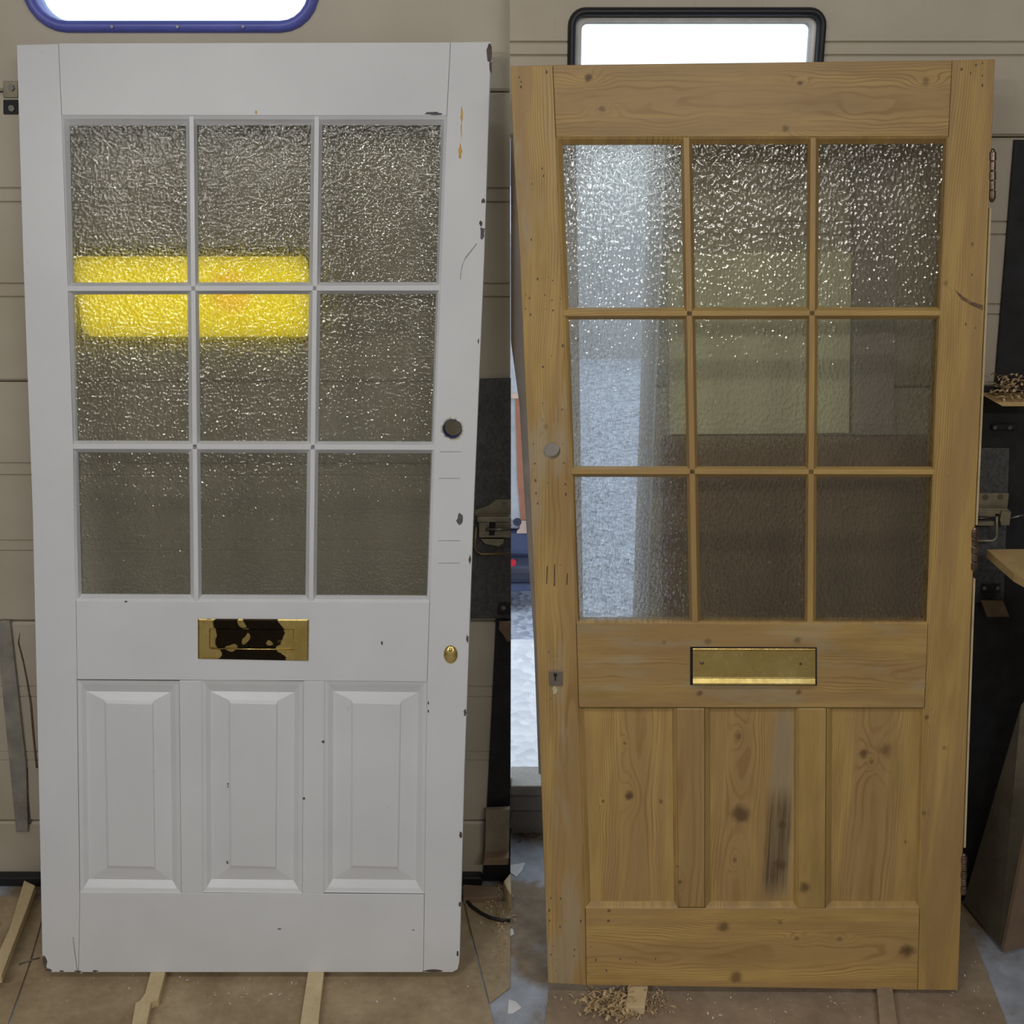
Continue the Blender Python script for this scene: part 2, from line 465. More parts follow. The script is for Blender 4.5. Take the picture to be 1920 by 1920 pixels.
M['van_blue'] = plain('blue_grey_plastic', (0.12, 0.15, 0.29), 0.45)
M['van_dark'] = plain('dark_bumper_plastic', (0.05, 0.055, 0.09), 0.5)
M['red'] = plain('red_reflector', (0.75, 0.02, 0.04), 0.25)
M['plaster'] = plain('grey_workshop_wall', (0.26, 0.24, 0.21), 0.8, 0, 0.1, 3)
M['plaster_pale'] = plain('pale_workshop_wall', (0.52, 0.50, 0.46), 0.8, 0, 0.1, 3)
M['ceiling'] = plain('pale_ceiling_board', (0.42, 0.41, 0.39), 0.8, 0, 0.05, 3)
M['lamp_white'] = plain('white_enamel', (0.8, 0.8, 0.8), 0.4)
M['cable'] = plain('black_cable', (0.02, 0.016, 0.015), 0.5)
M['split'] = plain('resin_split', (0.20, 0.115, 0.055), 0.6, 0, 0.4, 90)
M['stain'] = plain('brown_stain', (0.14, 0.085, 0.045), 0.7, 0, 0.3, 50)

def emit_mat(name, col, s):
    n = NT(name); e = n.n('ShaderNodeEmission', i_Color=col, i_Strength=s)
    n.t.links.new(e.outputs[0], n.out.inputs[0]); return n.m
M['tube'] = emit_mat('fluorescent_tube', (1.0, 0.96, 0.88), 6.0)

# ------------------------------------------------------------------ the room
XL, XR, YF = -2.45, 1.95, -4.9
tag(box('floor', XL, XR, YF, 0.30, -0.12, 0.0, M['floor']), kind='structure')
tag(box('ceiling', XL - .1, XR + .1, YF - .1, 0.30, CEIL, CEIL + 0.1, M['ceiling']), kind='structure')
tag(box('wall_left', XL - 0.1, XL, YF, 0.30, -0.12, CEIL, M['plaster']), kind='structure')
tag(box('wall_right', XR, XR + 0.1, YF, 0.30, -0.12, CEIL, M['plaster']), kind='structure')
tag(box('wall_front', XL, XR, YF - 0.1, YF, -0.12, CEIL, M['plaster_pale']), kind='structure')

def section(name, x0, x1, z0, z1, Y, ribs, parent, thick=0.045, mat='cream'):
    """one insulated panel of a sectional garage door: V grooves along its ribs, rounded meeting edges"""
    pr = [(0.02, z0 + 0.0015), (0.006, z0 + 0.0015), (0.0, z0 + 0.007)]
    for a, b in sorted(ribs):
        for zc, s in ((a, 1), (b, -1)):
            pr += [(0.0, zc - 0.0026), (0.0045, zc), (0.0, zc + 0.0026)]
    pr += [(0.0, z1 - 0.007), (0.006, z1 - 0.0015), (thick, z1 - 0.0015), (thick, z0 - 0.004), (0.02, z0 - 0.004)]
    A = [Vector((x0, Y + d, z)) for d, z in pr]; B = [Vector((x1, Y + d, z)) for d, z in pr]
    v, f = prism_vf(A, B)
    return mesh_obj(name, v, f, M[mat], parent)

def rrect(x0, x1, z0, z1, r, n=6):
    out = []
    for cx, cz, a0 in ((x1 - r, z1 - r, 0), (x0 + r, z1 - r, 90), (x0 + r, z0 + r, 180), (x1 - r, z0 + r, 270)):
        for i in range(n + 1):
            a = math.radians(a0 + 90 * i / n)
            out.append((cx + r * math.cos(a), cz + r * math.sin(a)))
    return out

def garage_window(name, x0, x1, z0, z1, r, Y, fw, fmat, pmat, inner=None):
    root = empty(name, ((x0 + x1) / 2, Y, z0)); tag(root, kind='structure')
    O = Vector(root.location)
    rings = []
    for (ins, d) in ((0.0, 0.001), (0.003, -0.010), (fw * 0.5, -0.016), (fw * 0.92, -0.010), (fw, 0.004), (fw, 0.045)):
        rings.append([Vector((x, Y + d, z)) - O for x, z in rrect(x0 + ins, x1 - ins, z0 + ins, z1 - ins, max(0.012, r - ins))])
    n = len(rings[0]); v = [p for rg in rings for p in rg]; f = []
    for k in range(len(rings) - 1):
        for i in range(n):
            j = (i + 1) % n
            f.append((k * n + i, k * n + j, (k + 1) * n + j, (k + 1) * n + i))
    mesh_obj('frame', v, f, fmat, root, smooth=True)
    if inner:
        rr = []
        for (ins, d) in ((fw, 0.012), (fw + 0.006, 0.009), (fw + inner, 0.014), (fw + inner, 0.03)):
            rr.append([Vector((x, Y + d, z)) - O for x, z in rrect(x0 + ins, x1 - ins, z0 + ins, z1 - ins, max(0.012, r - ins))])
        v = [p for rg in rr for p in rg]; f = []
        for k in range(len(rr) - 1):
            for i in range(n):
                j = (i + 1) % n
                f.append((k * n + i, k * n + j, (k + 1) * n + j, (k + 1) * n + i))
        mesh_obj('inner_bead', v, f, M['lamp_white'], root, smooth=True)
    A = [Vector((x, Y + 0.024, z)) - O for x, z in rrect(x0 + fw * 0.8, x1 - fw * 0.8, z0 + fw * 0.8, z1 - fw * 0.8, max(0.012, r - fw))]
    B = [p + Vector((0, 0.004, 0)) for p in A]
    pv, pf = prism_vf(A, B)
    mesh_obj('pane', pv, pf, pmat, root)
    # fixing screws round the seal
    for i in range(3):
        sx = x0 + (x1 - x0) * (0.30 + 0.22 * i)
        cyl('screw', Vector((sx, Y - 0.0165, z0 + fw * 0.45)) - O, (0, -1, 0), 0.003, 0.002, M['bolt'], root, 8)
    return root

def rr_cut(w, ins, r):
    A = [Vector((x, -0.3, z)) for x, z in rrect(w[0] + ins, w[1] - ins, w[2] + ins, w[3] - ins, r)]
    return prism_vf(A, [p + Vector((0, 0.6, 0)) for p in A])
# left bay: a closed sectional door -------------------------------------------------
wl = empty('wall_back', (-0.9, 0, 0)); tag(wl, kind='structure')
def wparent(o, root):
    o.parent = root; o.matrix_parent_inverse = Matrix.Translation(-Vector(root.location)); return o
XSEAM = -0.004
zs = [0.0, zw(1541), zw(1166), zw(716), zw(172), 2.53, CEIL]
W1 = (xw(50, 62), xw(603, 50), zw(62), 2.45)        # bright window, top left
W2 = (xw(128, 560), xw(592, 560), zw(645), zw(462)) # yellow window behind the white door
for i in range(6):
    z0, z1 = zs[i], zs[i + 1]
    h = z1 - z0
    ribs = []
    if i in (1, 2, 3):
        ribs = [(z0 + h * 0.335 - 0.013, z0 + h * 0.335 + 0.015), (z0 + h * 0.665 - 0.013, z0 + h * 0.665 + 0.015)]
        if i == 3: ribs = [(zw(557), zw(532)), (zw(379), zw(353))]
        if i == 2: ribs = [(zw(1033), zw(1014)), (zw(891), zw(869))]
        if i == 1: ribs = [(zw(1426), zw(1410)), (zw(1307), zw(1288))]
    o = section('door_section', XL, XSEAM, z0, z1, 0.0, ribs, None)
    if i == 4: cut(o, [rr_cut(W1, 0.010, 0.075)])
    if i == 3: cut(o, [rr_cut(W2, 0.005, 0.035)])
    wparent(o, wl)
garage_window('window_1', W1[0], W1[1], W1[2], W1[3], 0.085, 0.0, 0.024, M['bloom_rubber'], M['clear'])
w2 = garage_window('window_2', W2[0], W2[1], W2[2], W2[3], 0.04, 0.0, 0.012, M['rubber'], M['yellow'])
box('head_bead', -(W2[1] - W2[0]) / 2 + 0.03, (W2[1] - W2[0]) / 2 - 0.03, -0.019, 0.0, (W2[3] - W2[2]) - 0.020, (W2[3] - W2[2]) - 0.002, M['rubber'], w2, 0.003)
dc = atY(432, 548, 0.019)
cyl('disc', dc - Vector(w2.location), (0, 1, 0), 0.044, 0.003, M['orange_disc'], w2, 28)

# galvanised end plate of the left door and what hangs on it
gp = wprism('galvanised_end_plate', [(872, 712), (958, 710), (958, 1160), (872, 1160)], -0.012, 0.0105, M['galv'], None, 0.001)
tag(gp, 'spotty galvanised steel end plate beside the white door', 'steel plate')
gp2 = wprism('dark_track_plate', [(930, 1161), (958, 1161), (957, 1652), (905, 1652), (912, 1540), (926, 1250)], -0.010, 0.009, M['dark_steel'], None)
tag(gp2, 'near-black oily steel track below the galvanised end plate', 'steel track')

def bracket(name, pts_plate, Y, mats, pins, label, loopq, flip=False):
    """roller bracket: backing plate, folded lip, roller pin and a wire loop"""
    a = atY(*pts_plate[0], Y)
    root = empty(name, (a.x, Y, a.z)); O = Vector(root.location)
    tag(root, label, 'roller bracket')
    def sub(nm, pts, y, th, mat, bev=0.0008):
        o = wprism(nm, pts, y, th, mat, None, bev)
        o.parent = root; o.matrix_parent_inverse = Matrix.Translation(-O); return o
    sub('backing_plate', pts_plate, Y, 0.004, mats[0])
    for q, (px, py, r) in enumerate(pins):
        c = cyl('bolt', atY(px, py, Y - 0.004) - O, (0, 1, 0), r, 0.005, M['bolt'], root, 6)
    if loopq:
        x0, y0, x1, y1 = loopq
        sub('lip', [(x0 + 2, y0), (x1, y0), (x1, y0 + 9), (x0 + 2, y0 + 9)], Y - 0.030, 0.028, mats[0])
        m = (x0 + x1) / 2
        sub('roller_housing', [(x0 + 5, y0 + 10), (x1, y0 + 10), (x1, y0 + 38), (x0 + 5, y0 + 38)], Y - 0.016, 0.015, mats[0])
        sub('housing_slot', [(x0 + 25, y0 + 5), (x0 + 37, y0 + 6), (x0 + 34, y0 + 34), (x0 + 24, y0 + 34)], Y - 0.0205, 0.006, M['black'])
        pa, pb = atY(x0 + 18, y0 + 23, Y - 0.026), atY(x1, y0 + 22, Y - 0.026)
        tube('roller_pin', [pa - O, pb - O], 0.0042, M['bolt'], root)
        L = [atY(px, py, Y - 0.012) - O for px, py in ((x0, y0 + 18), (x0 - 3, y1 - 14), (x0 + 1, y1 - 5), (x0 + 9, y1), (x1, y1 - 1))]
        tube('wire_loop', L, 0.0038, mats[1], root)
        sub('lower_plate', [(x0 + 8, y0 + 41), (x1 - 12, y0 + 41), (x1 - 12, y0 + 48), (x1 - 22, y0 + 55), (x0 + 16, y0 + 50)], Y - 0.010, 0.008, mats[0])
    return root

bracket('roller_bracket', [(888, 958), (916, 948), (930, 937), (958, 937), (958, 970), (894, 970)], -0.0165, (M['bracket'], M['bracket_dim']),
        [(946, 947, 0.006), (890, 955, 0.004)], 'zinc roller bracket with a wire loop beside the white door', (893, 970, 957, 1039))
bracket('roller_bracket', [(936, 1131), (957, 1131), (957, 1152), (932, 1152)], -0.0165, (M['dark_steel'], M['bracket_dim']),
        [(944, 1140, 0.006)], 'small dark bracket plate just above the brown latch by the white door', None)
lt = wprism('latch_tongue', [(936, 1166), (957, 1166), (957, 1203), (950, 1203), (943, 1190), (935, 1181)], -0.035, 0.006, M['bracket_dim'], None, 0.001)
tag(lt, 'brown angled latch tongue on the dark track by the white door', 'latch')
tb = wprism('offcut_board', [(911, 1520), (956, 1518), (954, 1610), (909, 1611)], -0.045, 0.016, M['chipboard'], None, 0.001)
tag(tb, 'short upright chipboard offcut standing against the near-black steel track', 'board')
tb2 = wprism('offcut_strip', [(908, 1611), (954, 1609), (953, 1622), (905, 1623)], -0.075, 0.05, M['brown_board'], None, 0.002)
tag(tb2, 'reddish brown wood strip lying under the chipboard offcut', 'wood strip')

# far left edge of the left bay
hg = bracket('roller_bracket', [(6, 152), (33, 152), (33, 183), (6, 183)], -0.004, (M['bracket'], M['bracket']), [(20, 164, 0.007)],
             'paler upper hinge plate at the panel seam near the window with its frame tinted blue for bloom', None)
hg2 = bracket('roller_bracket', [(6, 187), (33, 187), (33, 214), (6, 214)], -0.004, (M['dark_steel'], M['bracket']), [(21, 203, 0.007)],
              'black lower hinge plate at the panel seam near the window with its frame tinted blue for bloom', None)
st = wprism('steel_angle', [(0, 1165), (18, 1165), (48, 1430), (52, 1560), (30, 1560), (0, 1250)], -0.010, 0.008, M['steel_grey'], None, 0.001)
tag(st, 'slanted grey angle strip on the cream panels beside the white door', 'angle strip')
ck = [(37, 1185), (36, 1205), (45, 1240), (52, 1275), (60, 1320), (64, 1370), (68, 1410), (71, 1440), (67, 1440), (64, 1410), (60, 1370), (56, 1320), (49, 1275), (42, 1240), (33, 1205)]
o = wprism('panel_stain', ck, -0.0012, 0.0010, M['stain'], None); tag(o, 'dark diagonal stain streak on the cream panel left of the white door', 'stain')
o = wprism('panel_stain', [(44, 1440), (52, 1440), (53, 1490), (58, 1545), (50, 1548), (46, 1492), (43, 1475)], -0.0012, 0.0010, M['chip'], None)
tag(o, 'black drip stain low on the cream panel left of the white door', 'stain')
o = box('bottom_seal', XL, xw(905, 1650), -0.03, -0.002, 0.0, 0.030, M['rubber'], None, 0.006)
tag(o, 'black rubber seal along the foot of the left garage door', 'rubber seal')

# right bay: header, open doorway, more panels --------------------------------------------
YR = -0.075
wr = empty('wall_rear', (0.9, YR, 0)); tag(wr, kind='structure')
XD = xw(1228, 800, YR)
def zr(py): return zw(py, YR)
rz = [0.10, 0.70, zr(727), zr(257), 2.44, CEIL]
W3 = (xw(1064, 60, YR), xw(1549, 60, YR), zr(196), zr(13))
for i in range(5):
    ribs = []
    if i == 2: ribs = [(zr(590), zr(571)), (zr(440), zr(416))]
    if i == 3: ribs = [(zr(104), zr(79))]
    x0 = XSEAM if i >= 3 else XD
    x1 = XR
    o = section('door_section', x0, x1, rz[i], rz[i + 1], YR, ribs, None)
    if i == 3: cut(o, [rr_cut(W3, 0.008, 0.027)])
    wparent(o, wr)
o = box('door_section', XD, XR, YR, YR + 0.045, 0.0, 0.1015, M['cream'], None); wparent(o, wr)
garage_window('window_3', W3[0], W3[1], W3[2], W3[3], 0.035, YR, 0.017, M['rubber'], M['clear'], 0.012)
# post between the two bays, jambs, sill
tag(box('trim_1', -0.06, XSEAM, 0.046, 0.24, 0.0, CEIL, M['grey_timber'], None), kind='structure')
tag(box('trim_2', XD, XD + 0.06, YR + 0.046, 0.24, 0.0, zr(257), M['grey_timber'], None), kind='structure')
sill = empty('trim_3', (0.2, 0.22, 0)); tag(sill, kind='structure')
for (z0, z1, y0) in ((0.001, 0.075, 0.205), (0.077, 0.125, 0.200), (0.127, 0.158, 0.195)):
    wparent(box('sill_course', XSEAM + .001, XD - .001, y0, 0.30, z0, z1, M['stone'], None, 0.004), sill)

# outside
tag(box('ground_apron', -3.0, 3.5, 0.30, 1.24, -0.05, 0.12, M['apron'], None), kind='structure')
tag(box('ground', -25, 25, 1.24, 45, -0.10, 0.05, M['gravel'], None), kind='structure')

def van():
    Y = 1.75
    root = empty('van', (-0.8, Y, 0.05)); O = Vector(root.location)
    tag(root, 'white van with a terracotta stripe parked outside the doorway', 'van')
    def P(o): o.parent = root; o.matrix_parent_inverse = Matrix.Translation(-O); return o
    zb = zw(1001, Y); x0, x1 = -1.75, xw(1042, 900, Y)
    P(box('body', x0, x1, Y, Y + 3.6, zb, 1.50, M['van'], None, 0.06))
    P(box('lower_body', x0 + .01, x1 - .01, Y + 0.02, Y + 3.5, zw(1050, Y), zb, M['van_blue'], None, 0.02))
    P(box('bumper', x0 - .01, x1 + .01, Y - 0.10, Y + 0.15, zw(1078, Y), zw(1048, Y), M['van_dark'], None, 0.02))
    P(box('bumper_step', x0, x1, Y - 0.08, Y + 0.12, zw(1096, Y), zw(1079, Y), M['van_blue'], None, 0.01))
    P(wprism('stripe', [(966, 740), (1010, 740), (1010, 975), (976, 975), (970, 900)], Y - 0.003, 0.002, M['van_stripe'], None))
    P(wprism('stripe_end', [(974, 976), (1010, 976), (1010, 1000), (969, 1000), (969, 996), (975, 990)], Y - 0.003, 0.002, M['van_peach'], None))
    P(wprism('upper_stripe', [(940, 739), (973, 738), (973, 747), (940, 748)], Y - 0.005, 0.004, M['van_peach'], None))
    v, f = cyl_vf(atY(970, 979, Y - 0.004), (0, 1, 0), 0.016, 0.004, 20); P(mesh_obj('lock', v, f, M['van_dark'], None))
    a = atY(961, 1056, Y - 0.104); v, f = cyl_vf(a, (0, 1, 0), 0.014, 0.006, 20); P(mesh_obj('reflector', v, f, M['red'], None))
    for sx in (x0 + 0.12, x1 - 0.12):
        v, f = cyl_vf((sx - 0.09, Y + 0.75, 0.37), (1, 0, 0), 0.32, 0.18, 28); P(mesh_obj('wheel', v, f, M['rubber'], None))
        v, f = cyl_vf((sx - 0.09, Y + 2.9, 0.37), (1, 0, 0), 0.32, 0.18, 28); P(mesh_obj('wheel', v, f, M['rubber'], None))
van()
tag(box('wall_sky_screen', -9, 9, 7.0, 7.25, 0.05, 2.0, M['sky_screen'], None), kind='structure')  # added wall that keeps bright sky from whitening the pine door's panes

# things behind the pine door
o = wprism('pale_board', [(1252, 476), (1597, 474), (1592, 812), (1256, 815)], YR - 0.014, 0.012, M['pale_board'], None, 0.001)
tag(o, 'pale cream square board hung behind the pine door glass', 'board')
o = wprism('brown_sheet', [(1243, 818), (1745, 818), (1745, 1480), (1243, 1480)], YR - 0.014, 0.012, M['brown_board'], None, 0.001)
tag(o, 'brown hardboard sheet standing behind the lower panes of the pine door', 'board')
o = wprism('grey_timber', [(1602, 300), (1682, 300), (1676, 816), (1600, 816)], YR - 0.030, 0.028, M['grey_timber'], None, 0.002)
tag(o, 'weathered grey plank upright beside the pale board', 'plank')

# right edge beyond the pine door
o = wprism('steel_end_plate', [(1903, 262), (1960, 262), (1960, 1700), (1796, 1700), (1828, 1090), (1831, 728), (1866, 726), (1886, 480)], YR - 0.010, 0.009, M['dark_steel'], None, 0.001)
tag(o, 'dark steel end plate behind the hinge edge of the pine door', 'steel plate')
o = wprism('galvanised_strip', [(1830, 840), (1893, 840), (1882, 1130), (1826, 1130)], YR - 0.0155, 0.005, M['galv'], None, 0.0008)
tag(o, 'spotty galvanised strip behind the wire loop of the pine-side roller holder', 'steel plate')
bracket('roller_bracket', [(1828, 925), (1892, 925), (1889, 953), (1828, 953)], YR - 0.0205, (M['bracket'], M['bracket']),
        [(1849, 933, 0.006), (1877, 932, 0.006)], 'zinc bracket plate right of the pine door', None)
def bracket_r():
    Y = YR - 0.045
    a = atY(1860, 985, Y); root = empty('roller_holder', a); O = Vector(a)
    tag(root, 'zinc roller holder with a bent wire loop right of the pine door', 'roller bracket')
    def sub(nm, pts, y, th, mat):
        o = wprism(nm, pts, y, th, mat, None, 0.001); o.parent = root; o.matrix_parent_inverse = Matrix.Translation(-O)
    sub('lip', [(1829, 954), (1889, 954), (1896, 960), (1896, 964), (1829, 964)], Y, 0.022, M['bracket'])
    sub('housing', [(1835, 958), (1868, 958), (1866, 969), (1835, 969)], Y - 0.004, 0.02, M['bracket'])
    sub('slot', [(1829, 957), (1835, 958), (1835, 972), (1829, 972)], Y - 0.005, 0.02, M['black'])
    sub('cheek', [(1879, 958), (1896, 961), (1893, 985), (1878, 986), (1875, 975)], Y - 0.006, 0.02, M['bracket'])
    sub('lower_plate', [(1835, 978), (1866, 978), (1866, 986), (1834, 986)], Y - 0.002, 0.02, M['bracket'])
    tube('wire_loop', [atY(x, y, Y - 0.010) - O for x, y in ((1869, 968), (1869, 985), (1869, 1005), (1866, 1011), (1860, 1014), (1831, 1014))], 0.0030, M['bracket'], root)
    tube('roller_pin', [atY(1830, 972, Y - 0.012) - O, atY(1856, 971, Y - 0.012) - O], 0.002, M['bolt'], root)
    tube('roller_shaft', [atY(1894, 972, Y - 0.004) - O, atY(1925, 964, Y - 0.004) - O], 0.003, M['bolt'], root)
bracket_r()
bracket('roller_bracket', [(1842, 1096), (1876, 1096), (1876, 1112), (1840, 1112)], YR - 0.0205, (M['dark_steel'], M['bracket_dim']),
        [(1846, 1103, 0.005), (1871, 1103, 0.005)], 'dark hinge plate low down right of the pine door', None)
o = wprism('latch_tongue', [(1840, 1126), (1881, 1126), (1893, 1157), (1851, 1157)], YR - 0.045, 0.006, M['bracket_dim'], None, 0.001)
tag(o, 'brown angled latch tongue right of the pine door', 'latch')
bracket('roller_bracket', [(1861, 796), (1906, 796), (1906, 806), (1861, 806)], YR - 0.0215, (M['dark_steel'], M['bracket_dim']),
        [(1866, 802, 0.005), (1894, 802, 0.005)], 'narrow two-bolt plate just under the little shavings shelf', None)
# shelf with shavings at the right edge
o = wprism('shelf_board', [(1866, 754), (1950, 754), (1950, 762), (1880, 762)], YR - 0.11, 0.095, M['ply'], None, 0.001)
tag(o, 'little plywood shelf strewn with shavings beside the pine door', 'shelf')
# bench corner
zt = 0.985
a = [atZ(1850, 1030, zt), atZ(2290, 1025, zt), atZ(2290, 1290, zt), atZ(1902, 1075, zt)]
v, f = prism_vf(a, [p - Vector((0, 0, 0.018)) for p in a])
o = mesh_obj('bench_top', v, f, M['ply'], None, bevel=0.001); tag(o, 'plywood bench corner beside the middle hinge of the pine door', 'bench')
lg = box('leg', a[1].x - 0.08, a[1].x - 0.02, a[1].y - 0.09, a[1].y - 0.03, 0.0, zt - 0.018, M['dark_steel'], None); lg.parent = o
# leaning sheets at lower right
def lean_sheet(name, bl, br, tr, tl, zb, Yt, mat, label, cat, thick=0.012):
    P0, P1 = atZ(*bl, zb), atZ(*br, zb)
    P2, P3 = atY(*tr, Yt), atY(*tl, Yt)
    nrm = (P1 - P0).cross(P3 - P0).normalized()
    if nrm.y < 0: nrm = -nrm
    A = [P0, P1, P2, P3]; B = [p + nrm * thick for p in A]
    v, f = prism_vf(A, B)
    return tag(mesh_obj(name, v, f, mat, None, bevel=0.001), label, cat)
lean_sheet('leaning_sheet', (1806, 1692), (1874, 1776), (1990, 1230), (1914, 1322), 0.012, -0.20, M['dark_board'], 'dark chipboard sheet leaning beside the bottom hinge of the pine door', 'board')
lean_sheet('leaning_sheet', (1882, 1786), (1990, 1760), (2010, 1440), (1934, 1530), 0.012, -0.46, M['brown_board'], 'brown board leaning in front of the dark chipboard sheet', 'board')

# added grey strip standing in for the pine door's own lock-side edge
o = wprism('grey_timber', [(957.5, 250), (1080, 250), (1098, 1452), (1010, 1452), (1001, 1200), (985, 960), (974, 760), (958, 640)], 0.03, 0.03, M['pale_edge_strip'], None, 0.002)
tag(o, 'added grey strip standing in for the lock-side edge of the pine door', 'plank')

# ------------------------------------------------------------------ the doors
class Door:
    def __init__(s, name, bottom_y, lift, TL, TR, BL, BR, yt, yb, thick=0.044):
        s.lift = lift
        p = atZ(960, bottom_y, lift); s.Yb = p.y
        lo, hi = math.radians(0), math.radians(20)
        for _ in range(60):
            L = (lo + hi) / 2; s.set(L)
            w_t = (s.loc(TR, yt) - s.loc(TL, yt)).x; w_b = (s.loc(BR, yb) - s.loc(BL, yb)).x
            if w_t > w_b: lo = L      # leaning back moves the top away, so it widens on the plane
            else: hi = L
            if w_t > w_b: hi, lo = L, 0 if False else lo
        s.thick = thick; s.name = name
    def set(s, L):
        s.L = L
        s.ny = Vector((0, math.cos(L), -math.sin(L))); s.nz = Vector((0, math.sin(L), math.cos(L)))
        s.p0 = Vector((0, s.Yb, s.lift)); s.X0 = 0.0
    def loc(s, px, py, d=0.0):
        r = ray(px, py); t = (d - (CAM - s.p0).dot(s.ny)) / r.dot(s.ny)
        P = CAM + r * t
        return Vector((P.x - s.X0, d, (P - s.p0).dot(s.nz)))

def solve_lean(D, TL, TR, BL, BR, yt, yb):
    best = None
    for i in range(0, 2001):
        L = math.radians(-5 + 25 * i / 2000.0); D.set(L)
        e = abs((D.loc(TR, yt) - D.loc(TL, yt)).x - (D.loc(BR, yb) - D.loc(BL, yb)).x)
        if best is None or e < best[0]: best = (e, L)
    D.set(best[1])

def start_door(D, name, cx_px, label):
    D.X0 = D.loc(cx_px, 1840).x
    root = empty(name, (D.X0, D.Yb, D.lift), (-D.L, 0, 0))
    tag(root, label, 'door', None, 'thing')
    D.root = root
    return root

def slab(D, name, pts, d0, d1, mat, parent=None, bevel=0.0012):
    A = [D.loc(x, y, d0) for x, y in pts]
    B = [Vector((p.x, d1, p.z)) for p in A]
    v, f = prism_vf(A, B)
    return mesh_obj(name, v, f, mat, parent or D.root, bevel=bevel)

def rings(D, name, loops, mat, parent=None, cap=False, smooth=False):
    """loops = [(pixel quad, depth), ...] lofted one into the next"""
    v, f = [], []
    for q, d in loops:
        v += [D.loc(x, y, d) for x, y in q]
    n = len(loops[0][0])
    for k in range(len(loops) - 1):
        for i in range(n):
            j = (i + 1) % n
            f.append((k * n + i, k * n + j, (k + 1) * n + j, (k + 1) * n + i))
    if cap: f.append(tuple(range((len(loops) - 1) * n, len(loops) * n)))
    me = mesh_obj(name, v, f, mat, parent or D.root, smooth=smooth)
    return me

def inset(q, g):
    return [(q[0][0] + g, q[0][1]), (q[1][0] - g, q[1][1]), (q[2][0] - g, q[2][1]), (q[3][0] + g, q[3][1])]

def quad(l, r, y0, y1, y0r=None, y1r=None):
    """pixel quad between edge functions l, r (x of y) and y0 .. y1"""
    y0r = y0 if y0r is None else y0r; y1r = y1 if y1r is None else y1r
    return [(l(y0), y0), (r(y0r), y0r), (r(y1r), y1r), (l(y1), y1)]

def shrink(q, t, rr, b, l):
    (a, c, e, g) = q
    return [(a[0] + l, a[1] + t), (c[0] - rr, c[1] + t), (e[0] - rr, e[1] - b), (g[0] + l, g[1] - b)]

def bar(D, name, p, q, wf, wb, mat, vertical, d_face=0.001, d_glass=0.013, d_back=0.030):
    """glazing bar from pixel p to q: flat nose, splayed sides, square tail"""
    prof = [(-wb, d_back), (-wb, d_glass), (-wf, d_face), (wf, d_face), (wb, d_glass), (wb, d_back)]
    v = []
    for (x, y) in (p, q):
        for o, d in prof:
            v.append(D.loc(x + o, y, d) if vertical else D.loc(x, y + o, d))
    n = len(prof)
    f = [tuple(range(n)), tuple(range(2 * n - 1, n - 1, -1))]
    for i in range(n):
        j = (i + 1) % n; f.append((i, j, n + j, n + i))
    return mesh_obj(name, v, f, mat, D.root, bevel=0.0006)

def ellipsoid(name, c, rx, ry, rz, mat, parent, seg=20, rg=8):
    v, f = [], []
    for i in range(rg + 1):
        ph = math.pi / 2 * i / rg
        for k in range(seg):
            a = 2 * math.pi * k / seg
            v.append(c + Vector((rx * math.cos(ph) * math.cos(a), -ry * math.sin(ph), rz * math.cos(ph) * math.sin(a))))
    for i in range(rg):
        for k in range(seg):
            f.append((i * seg + k, i * seg + (k + 1) % seg, (i + 1) * seg + (k + 1) % seg, (i + 1) * seg + k))
    f.append(tuple(range(seg)))
    return mesh_obj(name, v, f, mat, parent, smooth=True)

# ================================================================== WHITE DOOR
W = Door.__new__(Door); W.lift = 0.028; W.Yb = atZ(960, 1822, 0.028).y; W.thick = 0.044
W.set(0.1); solve_lean(W, 32, 921, 80, 861, 82, 1820)
start_door(W, 'glazed_panel_door', 470, 'white painted nine-pane door with three raised panels and a brass letter plate with a painted dark reflection')
wo_l = edge([(31, 83), (43, 480), (61, 960), (72, 1440), (79, 1790), (81, 1824)])
wo_r = edge([(921, 78), (908, 480), (888, 960), (871, 1440), (862, 1790), (861, 1824)])
wi_l = edge([(109, 82), (115, 216), (127, 540), (137, 835), (142, 1125), (144, 1274), (149, 1672), (147, 1823)])
wi_r = edge([(845, 79), (838, 216), (826, 536), (814, 833), (806, 1128), (801, 1278), (796, 1676), (794, 1823)])
ys = [82, 216, 480, 540, 835, 960, 1126, 1276, 1440, 1674]
sl = [(wo_l(y), y) for y in [84] + ys[1:] + [1790]] + [(83, 1808), (94, 1823)] + [(wi_l(y), y) for y in [1823] + ys[::-1]]
slab(W, 'stile', sl, 0, 0.044, M['white'])
sr = [(wi_r(y), y) for y in [79] + ys[1:] + [1823]] + [(848, 1823), (858, 1818), (861, 1806)] + [(wo_r(y), y) for y in [1790] + ys[:0:-1] + [90, 78]]
stile_r = slab(W, 'stile', sr, 0, 0.044, M['white'])
hc = W.loc(848, 804)
cut(stile_r, [cyl_vf((hc.x, -0.05, hc.z), (0, 1, 0), 0.0185, 0.2, 28)])
slab(W, 'top_rail', inset(quad(wi_l, wi_r, 81, 216, 79, 217), 0.45), 0, 0.044, M['white'])
slab(W, 'lock_rail', inset(quad(wi_l, wi_r, 1127, 1274, 1129, 1278), 0.45), 0, 0.044, M['white'])
slab(W, 'bottom_rail', inset(quad(wi_l, wi_r, 1673, 1823, 1677, 1823), 0.45), 0, 0.044, M['white'])
mu = [[(336, 1276), (378, 1276), (380, 1675), (340, 1674)], [(569, 1277), (608, 1277), (607, 1676), (567, 1676)]]
for q in mu: slab(W, 'muntin', q, 0, 0.044, M['white'])
